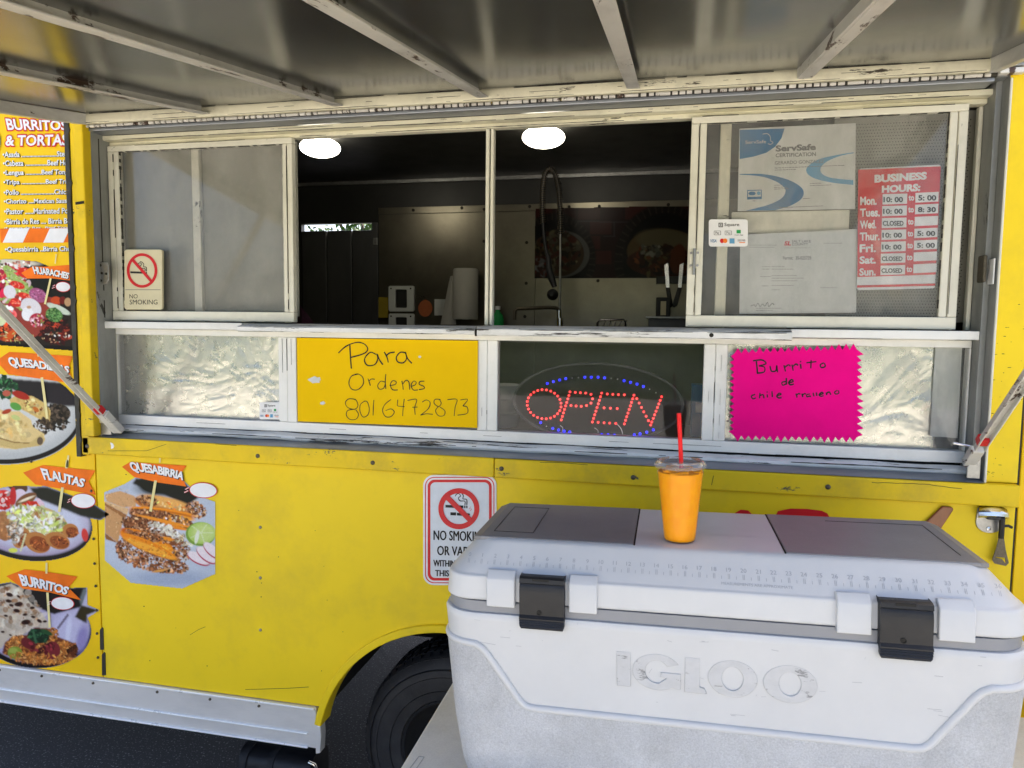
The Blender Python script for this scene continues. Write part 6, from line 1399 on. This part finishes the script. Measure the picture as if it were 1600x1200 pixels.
    def on(s):                                  # a point s metres up the slope, on its surface
        pts = [Vector((0, -b, z)) for z, a, b in lp[7:11]]
        for a, b in zip(pts, pts[1:]):
            L = (b - a).length
            if s <= L: d = (b - a) / L; return a + d * s, d, Vector((0, -d.z, d.y))
            s -= L
        return pts[-1], d, Vector((0, -d.z, d.y))
    mb = MB(); tx = MB(); inch = .0254
    for i in range(73):
        x = -.457 + i * inch / 2; h = .010 if i % 2 == 0 else .006
        a, d, nn = on(.022); b = a + d * h
        for dx in ((-.0012, .0012) if i % 2 == 0 else (0,)):
            p, q = a + nn * .0006, b + nn * .0006
            mb.add([(x + dx - .0004, p.y, p.z), (x + dx + .0004, p.y, p.z), (x + dx + .0004, q.y, q.z), (x + dx - .0004, q.y, q.z)], [(0, 1, 2, 3)])
    for i in range(37):
        V, F = glyphs(str(i), .0); lo = V.min(0); hi = V.max(0); x = -.457 + i * inch; hgt = .0078; k = hgt / max(.6, hi[1] - lo[1])
        a, d, nn = on(.036); tx.add([(x + (vx - (lo[0] + hi[0]) / 2) * k, *(a + d * (vy - lo[1]) * k + nn * .0007)[1:]) for vx, vy in V], F)
    V, F = glyphs('MEASUREMENTS ARE APPROXIMATE'); lo = V.min(0); hi = V.max(0); k = .0052 / (hi[1] - lo[1]); a, d, nn = on(.011)
    tx.add([(.012 + (vx - lo[0]) * k, *(a + d * (vy - lo[1]) * k + nn * .0006)[1:]) for vx, vy in V], F)
    build(mb, 'ruler_ticks', 'cooler_mark', t, kind='stuff'); build(tx, 'ruler_numbers', 'cooler_mark', t, kind='stuff')
    # raised brand letters on the front, and a low one on the lid
    def fy(z): return -(at(z)[1])
    yy = fy(.28); L0, L1 = .2595, .3260        # foot and head of the letters
    def raise_(mb, nm='raised_letter'):
        build(mb, nm, 'cooler_logo', t, .0012)
    Y0, Y1 = yy - .0030, yy + .004
    s = lambda u: -.172 + u * .345
    H = lambda v: L0 + v * (L1 - L0)
    raise_(MB().prism([(s(0), H(1)), (s(.076), H(1)), (s(.076), H(0)), (s(.004), H(0))], Y0, Y1))
    cx, rx, rz, ix, iz = s(.211), .0435, .0345, .0205, .0215; cz = H(.5)
    G = [(cx + rx * math.cos(math.radians(a)), cz + rz * math.sin(math.radians(a))) for a in range(28, 316, 9)]; I = [(cx + ix * math.cos(math.radians(a)), cz + iz * math.sin(math.radians(a))) for a in range(310, 27, -9)]
    raise_(MB().prism(G + [(cx + .0425, H(.04)), (cx + .0425, H(.50)), (cx + .006, H(.50)), (cx + .006, H(.36)), (cx + .017, H(.34))] + [p for p in I if not (p[0] > cx + .006 and p[1] < cz)], Y0, Y1))
    raise_(MB().prism([(s(.352), H(1)), (s(.428), H(1)), (s(.428), H(.18)), (s(.452), H(.16)), (s(.466), H(.0)), (s(.352), H(0))], Y0, Y1))
    for u, r in ((.590, .0420), (.868, .0445)): raise_(MB().ring_prism(ellipse(s(u), cz, r, .0345, 40), ellipse(s(u), cz, .0180, .0220, 40), Y0, Y1))
    mb = MB(); V, F = glyphs('IGLOO', .02); lo = V.min(0); hi = V.max(0); E = set()
    mb.add([(-.100 + (v[0] - lo[0]) / (hi[0] - lo[0]) * .19, -.045 + (v[1] - lo[1]) / (hi[1] - lo[1]) * .07, .5070) for v in V], F); build(mb, 'lid_letters', 'cooler_white', t, kind='stuff')
    XF[0] = Matrix.Identity(4)
cooler()

def cup():
    x, y = .033, -.497; z = .700 + .5068 + (x - .097) * .0215
    t = empty('juice_cup', (x, y, z), 'clear plastic cup of orange juice with red straw on the cooler lid', 'cup')
    XF[0] = Matrix.Translation((x, y, z)) @ Matrix.Rotation(TILT, 4, 'Y')
    P = Nodes('clear_cup_plastic'); P.base((1, 1, 1)); P.set(Roughness=.06, IOR=1.25); P.b.inputs['Transmission Weight'].default_value = 1.0
    g = glass('cup_film', (.99, .99, .99), .012, .05, (.9, .9, .9), 40, 1.3, .35)
    J = Nodes('orange_juice'); J.base(J.mix(J.ramp(J.noise(60, 4, .6), .3, .7), (.96, .33, .0), (1.0, .40, .001))); J.set(Roughness=.3); J.b.inputs['Specular IOR Level'].default_value = .12
    J.b.inputs['Subsurface Weight'].default_value = .15; J.b.inputs['Subsurface Radius'].default_value = (.03, .012, .003); J.b.inputs['Subsurface Scale'].default_value = .6
    R = lambda h: .0305 + (.0455 - .0305) * h / .150
    build(MB().lathe([(.002, .003), (R(.003) - .0022, .0032)] + [(R(h) - .0013, h) for h in (.010, .04, .08, .12, .136)] + [(R(.137) - .004, .1375), (.002, .1378)], n=56), 'juice', J.m, t, smooth=True)
    build(MB().lathe([(.002, .0005), (R(0) - .002, .0005), (R(.002), .0025)] + [(R(h), h) for h in (.02, .05, .09, .12, .145)] + [(R(.147) + .0012, .148), (R(.15) + .0015, .151)], n=56, cap=False), 'cup_wall', g, t, smooth=True)
    build(MB().lathe([(.0475, .145), (.0492, .146), (.0495, .150), (.0478, .1535), (.0455, .1540), (.0440, .1575), (.041, .1585), (.0385, .1545), (.030, .1535), (.010, .1550), (.006, .1555)], n=56, cap=False), 'cup_lid', glass('cup_lid_film', (.97, .97, .97), .16, .08, (.9, .9, .9), 60, 1.45, .8), t, smooth=True)
    mb = MB(); rn = random.Random(5)
    for _ in range(40):
        a = rn.random() * 2 * PI; r = rn.random() * .036; s_ = .006 + rn.random() * .004; p = Vector((r * math.cos(a), r * math.sin(a), .1365 + rn.random() * .003)); mb.box(p.x - s_, p.x + s_, p.y - s_, p.y + s_, p.z - s_ * .6, p.z + s_ * .4)
    build(mb, 'ice', J.m, t, .002, kind='stuff')
    build(MB().tube([(.004, .002, .060), (.0015, .0, .155), (-.0035, -.004, .250)], .0043, 14), 'straw', 'straw', t, smooth=True)
    XF[0] = Matrix.Identity(4)
cup()

def bag():
    t = empty('tool_bag', (-1.20, .22, 0), 'black strapped tool bag lying on the asphalt under the truck', 'bag')
    def ring(x, ry, rz, n=28):
        return [(x, .24 + ry * math.copysign(abs(math.cos(2 * PI * i / n)) ** .6, math.cos(2 * PI * i / n)), .082 + rz * math.copysign(abs(math.sin(2 * PI * i / n)) ** .6, math.sin(2 * PI * i / n))) for i in range(n)]
    build(MB().loft([ring(-1.400, .05, .06), ring(-1.393, .075, .082), ring(-1.365, .085, .080), ring(-1.255, .086, .083), ring(-1.155, .084, .080), ring(-1.130, .07, .075), ring(-1.125, .05, .05)]), 'bag_body', 'black_plastic', t, smooth=True)
    for x in (-1.380, -1.280): build(MB().loft([ring(x, .089, .0845), ring(x + .022, .089, .0845)]), 'strap', 'dark_rubber', t, smooth=True)
    build(MB().tube([(-1.130, .17, .16), (-1.107, .165, .158), (-1.098, .165, .14), (-1.095, .165, .05), (-1.101, .165, .03), (-1.125, .17, .03)], .005, 8), 'metal_hook', 'chrome', t, smooth=True); build(MB().cyl((-1.130, .168, .11), (-1.097, .165, .11), .005, 8), 'hook_bar', 'chrome', t, smooth=True)
bag()
bpy.data.scenes.remove(_tmp)
